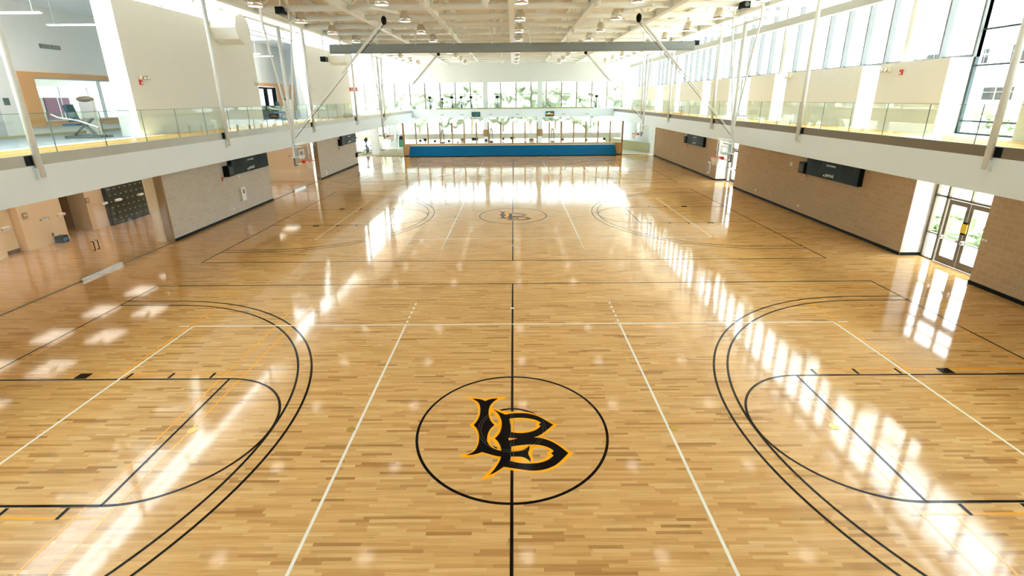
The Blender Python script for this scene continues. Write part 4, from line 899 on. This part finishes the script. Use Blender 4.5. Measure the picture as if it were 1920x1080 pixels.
def bike(name, loc, label, group):
    t = thing(name, label, 'exercise bike', loc, group); x, y, z = loc
    MB().box(x - .25, y - .5, z, x + .25, y - .42, z + .06).box(x - .25, y + .42, z, x + .25, y + .5, z + .06).bar((x, y - .45, z + .05), (x, y + .45, z + .05), .07, .05).build('base', M_DARK, t)
    MB().cyl((x - .04, y + .28, z + .35), (x + .04, y + .28, z + .35), .26, 18).build('flywheel', M_GYMGREY, t)
    MB().bar((x, y + .1, z + .1), (x, y - .25, z + .95), .06, .06).bar((x, y + .2, z + .2), (x, y + .38, z + 1.25), .06, .06).build('frame_tube', M_DARK, t)
    MB().sphere((x, y - .27, z + 1.0), .15, (.7, 1, .35)).build('saddle', M_DARK, t, smooth=True)
    MB().tube([(x - .22, y + .15, z + 1.2), (x - .2, y + .38, z + 1.25), (x + .2, y + .38, z + 1.25), (x + .22, y + .15, z + 1.2)], .02, 6).build('handlebar', M_DARK, t)
    MB().box(x - .14, y + .38, z + 1.25, x + .14, y + .44, z + 1.5).build('console', M_DARK, t)
    return t
def cross_trainer(name, loc, label, group):
    t = thing(name, label, 'cross trainer', loc, group); x, y, z = loc
    MB().bar((x, y - .9, z + .05), (x, y + .8, z + .05), .12, .08).box(x - .3, y - .95, z, x + .3, y - .85, z + .08).box(x - .3, y + .75, z, x + .3, y + .85, z + .08).build('base', M_GYMGREY, t)
    MB().sphere((x, y + .45, z + .45), .38, (.45, 1, 1)).build('drive_cover', M_GYMGREY, t, smooth=True)
    MB().bar((x, y + .4, z + .4), (x, y + .1, z + 1.45), .08, .08).build('upright', M_DARK, t)
    for q in (-.24, .24):
        MB().tube([(x + q, y + .2, z + .3), (x + q, y + .1, z + 1.1), (x + q*1.3, y - .15, z + 1.65)], .022, 6).build('swing_arm', M_DARK, t); MB().box(x + q - .08, y - .55, z + .25, x + q + .08, y - .15, z + .3).build('pedal', M_DARK, t)
    MB().box(x - .2, y + .03, z + 1.42, x + .2, y + .1, z + 1.72).build('console', M_DARK, t)
    return t
def tower(name, loc, label, group, h=2.6):
    t = thing(name, label, 'cable tower', loc, group); x, y, z = loc
    MB().box(x - .45, y - .4, z, x + .45, y + .4, z + .08).build('base', M_GYMGREY, t)
    MB().bar((x - .3, y, z + .08), (x - .08, y, z + h), .08, .1).bar((x + .3, y, z + .08), (x + .08, y, z + h), .08, .1).build('upright', M_GYMGREY, t)
    MB().box(x - .15, y - .12, z + .1, x + .15, y + .12, z + 1.1).build('weight_stack', M_DARK, t)
    MB().cyl((x - .05, y - .12, z + h - .1), (x + .05, y - .12, z + h - .1), .12, 14).build('pulley', M_ALU, t)
    return t
def treadmill(name, loc, label, group):
    t = thing(name, label, 'treadmill', loc, group); x, y, z = loc
    MB().box(x - .4, y - .9, z, x + .4, y + .9, z + .2).build('deck', M_GYMGREY, t); MB().box(x - .28, y - .85, z + .2, x + .28, y + .85, z + .215).build('belt', M_DARK, t)
    MB().bar((x - .38, y + .7, z + .2), (x - .38, y + .5, z + 1.3), .06, .08).bar((x + .38, y + .7, z + .2), (x + .38, y + .5, z + 1.3), .06, .08).build('upright', M_GYMGREY, t)
    MB().box(x - .4, y + .4, z + 1.25, x + .4, y + .52, z + 1.6).build('console', M_DARK, t)
    return t
G1 = 'fitness machines behind the blue padding'; G2 = 'fitness machines at the far upper windows'
low = [(bike, -11.0, 58.0), (cross_trainer, -10.2, 57.2), (bike, -9.2, 57.6), (tower, -8.5, 59.5), (bike, -7.5, 57.3), (weight_machine, -6.1, 58.5), (treadmill, -4.6, 59.0), (bike, -3.2, 58.0), (tower, -2.7, 61.0), (bike, -1.2, 60), (cross_trainer, -.1, 58.4), (weight_machine, 2.0, 57.4), (tower, 4.8, 60), (bike, 5.9, 58.2), (bike, 8.6, 57.6), (bike, 10.9, 58.6)]
KN = {bike: ('exercise_bike', 'dark exercise bike'), cross_trainer: ('cross_trainer', 'grey cross trainer'), tower: ('cable_tower', 'tall grey cable tower'), weight_machine: ('weight_machine', 'grey weight machine'), treadmill: ('treadmill', 'grey treadmill')}
for i, (f, x, y) in enumerate(low):
    nm, ds = KN[f]; lab = '%s behind the blue padding, %s machine from the left' % (ds, ORD[i])
    if f is weight_machine: f(nm, lab, 'weight machine', (x, y, 0), G1)
    else: f(nm, (x, y, 0), lab, G1)
up = [(cross_trainer, -11.2, 68), (bike, -9.5, 67.6), (cross_trainer, -8.2, 68), (cross_trainer, -7.0, 68.2), (cross_trainer, -5.6, 67.6), (cross_trainer, -1.9 - .2, 67.8), (cross_trainer, 11.2, 67.5)]
for i, (f, x, y) in enumerate(up):
    nm, ds = KN[f]; f(nm, (x, y, 4.7), '%s at the far upper windows, %s machine from the left' % (ds, ORD[i]), G2)
left_gym = [(weight_machine, -19.0, 58.2), (cross_trainer, -17.2, 57.4), (bike, -18.6, 62.0), (treadmill, -20.5, 60), (weight_machine, -17.0, 61.5)]
for i, (f, x, y) in enumerate(left_gym):
    nm, ds = KN[f]; lab = '%s in the glazed room past the left block walls, %s from the left' % (ds, ORD[(1, 3, 2, 0, 4)[i]])
    if f is weight_machine: f(nm, lab, 'weight machine', (x, y, 0), 'machines at the far left', 1.2)
    else: f(nm, (x, y, 0), lab, 'machines at the far left')
t = thing('cable_tower', 'green upright unit between the white columns at the far left', 'gym unit', (-15, 66.2, 0)); MB().box(-15.35, 66, .0, -14.65, 66.4, .95).build('panel', M_GREEN, t); MB().box(-15.35, 66, .95, -14.65, 66.4, 1.4).build('top', M_DARK, t)
# staircase beyond the far left columns
t = thing('staircase', 'open staircase with pale treads beyond the far left column', 'staircase', (-15.2, 62, 0))
for i in range(16): MB().box(-15.1, 60.0 + i*.28, .28 + i*.27, -14.3, 60.26 + i*.28, .33 + i*.27).build('tread', M_CREAM, t)
MB().bar((-15.15, 60, .1), (-15.15, 64.5, 4.55), .05, .25).bar((-14.25, 60, .1), (-14.25, 64.5, 4.55), .05, .25).build('stringer', M_POST, t)
MB().tube([(-14.25, 60, 1.2), (-14.25, 64.5, 5.6)], .025, 8).build('handrail', M_DARK, t)
# upstairs far-left silhouettes
t = cross_trainer('cross_trainer', (-17.6, 51.5, ZG), 'cross trainer with dark upright upstairs at the far left', 'machines upstairs at the left')
t = weight_machine('weight_machine', 'weight machine upstairs beside the dark framed window', 'weight machine', (-16.6, 36.6, ZG), 'machines upstairs at the left', 1.0)

# ---- outside: building, trees
t = thing('white_building', 'white building with dark windows seen through the upper right window', 'building', (46, 44, 0))
MB().box(40, 28, -.1, 52, 62, 12.2).build('wall', M_BLDG, t)
for y0, y1, z0, z1 in ((39.9, 41.6, 8.55, 9.8), (43.6, 44.1, 8.55, 9.7), (36.0, 38.8, 8.5, 9.9), (40.6, 43.2, 5.6, 6.6), (36.2, 39.6, 5.5, 6.9), (45.2, 45.6, 5.5, 6.7), (48, 50, 8.5, 9.7), (48, 50, 5.5, 6.7), (33, 34.6, 8.5, 9.7)):
    w_ = MB().box(39.95, y0, z0, 40.02, y1, z1).build('window', M_DARK, t)
    MB().box(39.93, y0 + (y1-y0)*.55, z0, 39.95, y0 + (y1-y0)*.58, z1).box(39.93, y0, z0 + (z1-z0)*.6, 39.95, y1, z0 + (z1-z0)*.63).build('glazing_bar', M_ALU, w_)
rn = random.Random(4)
tl = [(-24, 96), (-17, 90), (-12, 97), (-7.5, 91), (-2, 98), (3, 92), (8, 95), (13.5, 90), (20, 97), (-31, 92)]
for i, (x, y) in enumerate(tl):
    t = thing('tree', 'pale green tree outside the far windows, %s from the left' % ORD[sorted(q[0]/q[1] for q in tl).index(x/y)], 'tree', (x, y, 0), 'trees outside the far windows')
    h = rn.uniform(6.5, 10)
    k = MB().cyl((x, y, -.1), (x + .2, y, h*.55), .22, 10, .12); k.cyl((x + .1, y, h*.35), (x + 1.2, y, h*.7), .1, 8, .05).cyl((x + .1, y, h*.4), (x - 1.1, y + .3, h*.72), .1, 8, .05); k.build('trunk', M_TRUNK, t)
    k = MB()
    for j in range(38):
        a = rn.uniform(0, 2*PI); rr = rn.uniform(0, 2.7); k.blob((x + rr*math.cos(a), y + rr*math.sin(a)*.7, h*.62 + rn.uniform(-3.2, 2.6)), rn.uniform(.6, 1.15), 2, .22, i*50 + j)
    k.build('crown', M_LEAF, t)
t = thing('tree', 'small tree outside the near upper right window', 'tree', (30, 31, 0), 'trees by the right path')
MB().cyl((30, 31, -.1), (30, 31, 3.6), .1, 10, .06).build('trunk', M_TRUNK, t)
k = MB()
for j in range(22): a = rn.uniform(0, 6.28); rr = rn.uniform(0, 1.1); k.blob((30 + rr*math.cos(a), 31 + rr*math.sin(a), 4.2 + rn.uniform(-.9, 1.1)), rn.uniform(.25, .5), 1, .4, 900 + j)
k.build('crown', M_LEAF, t)
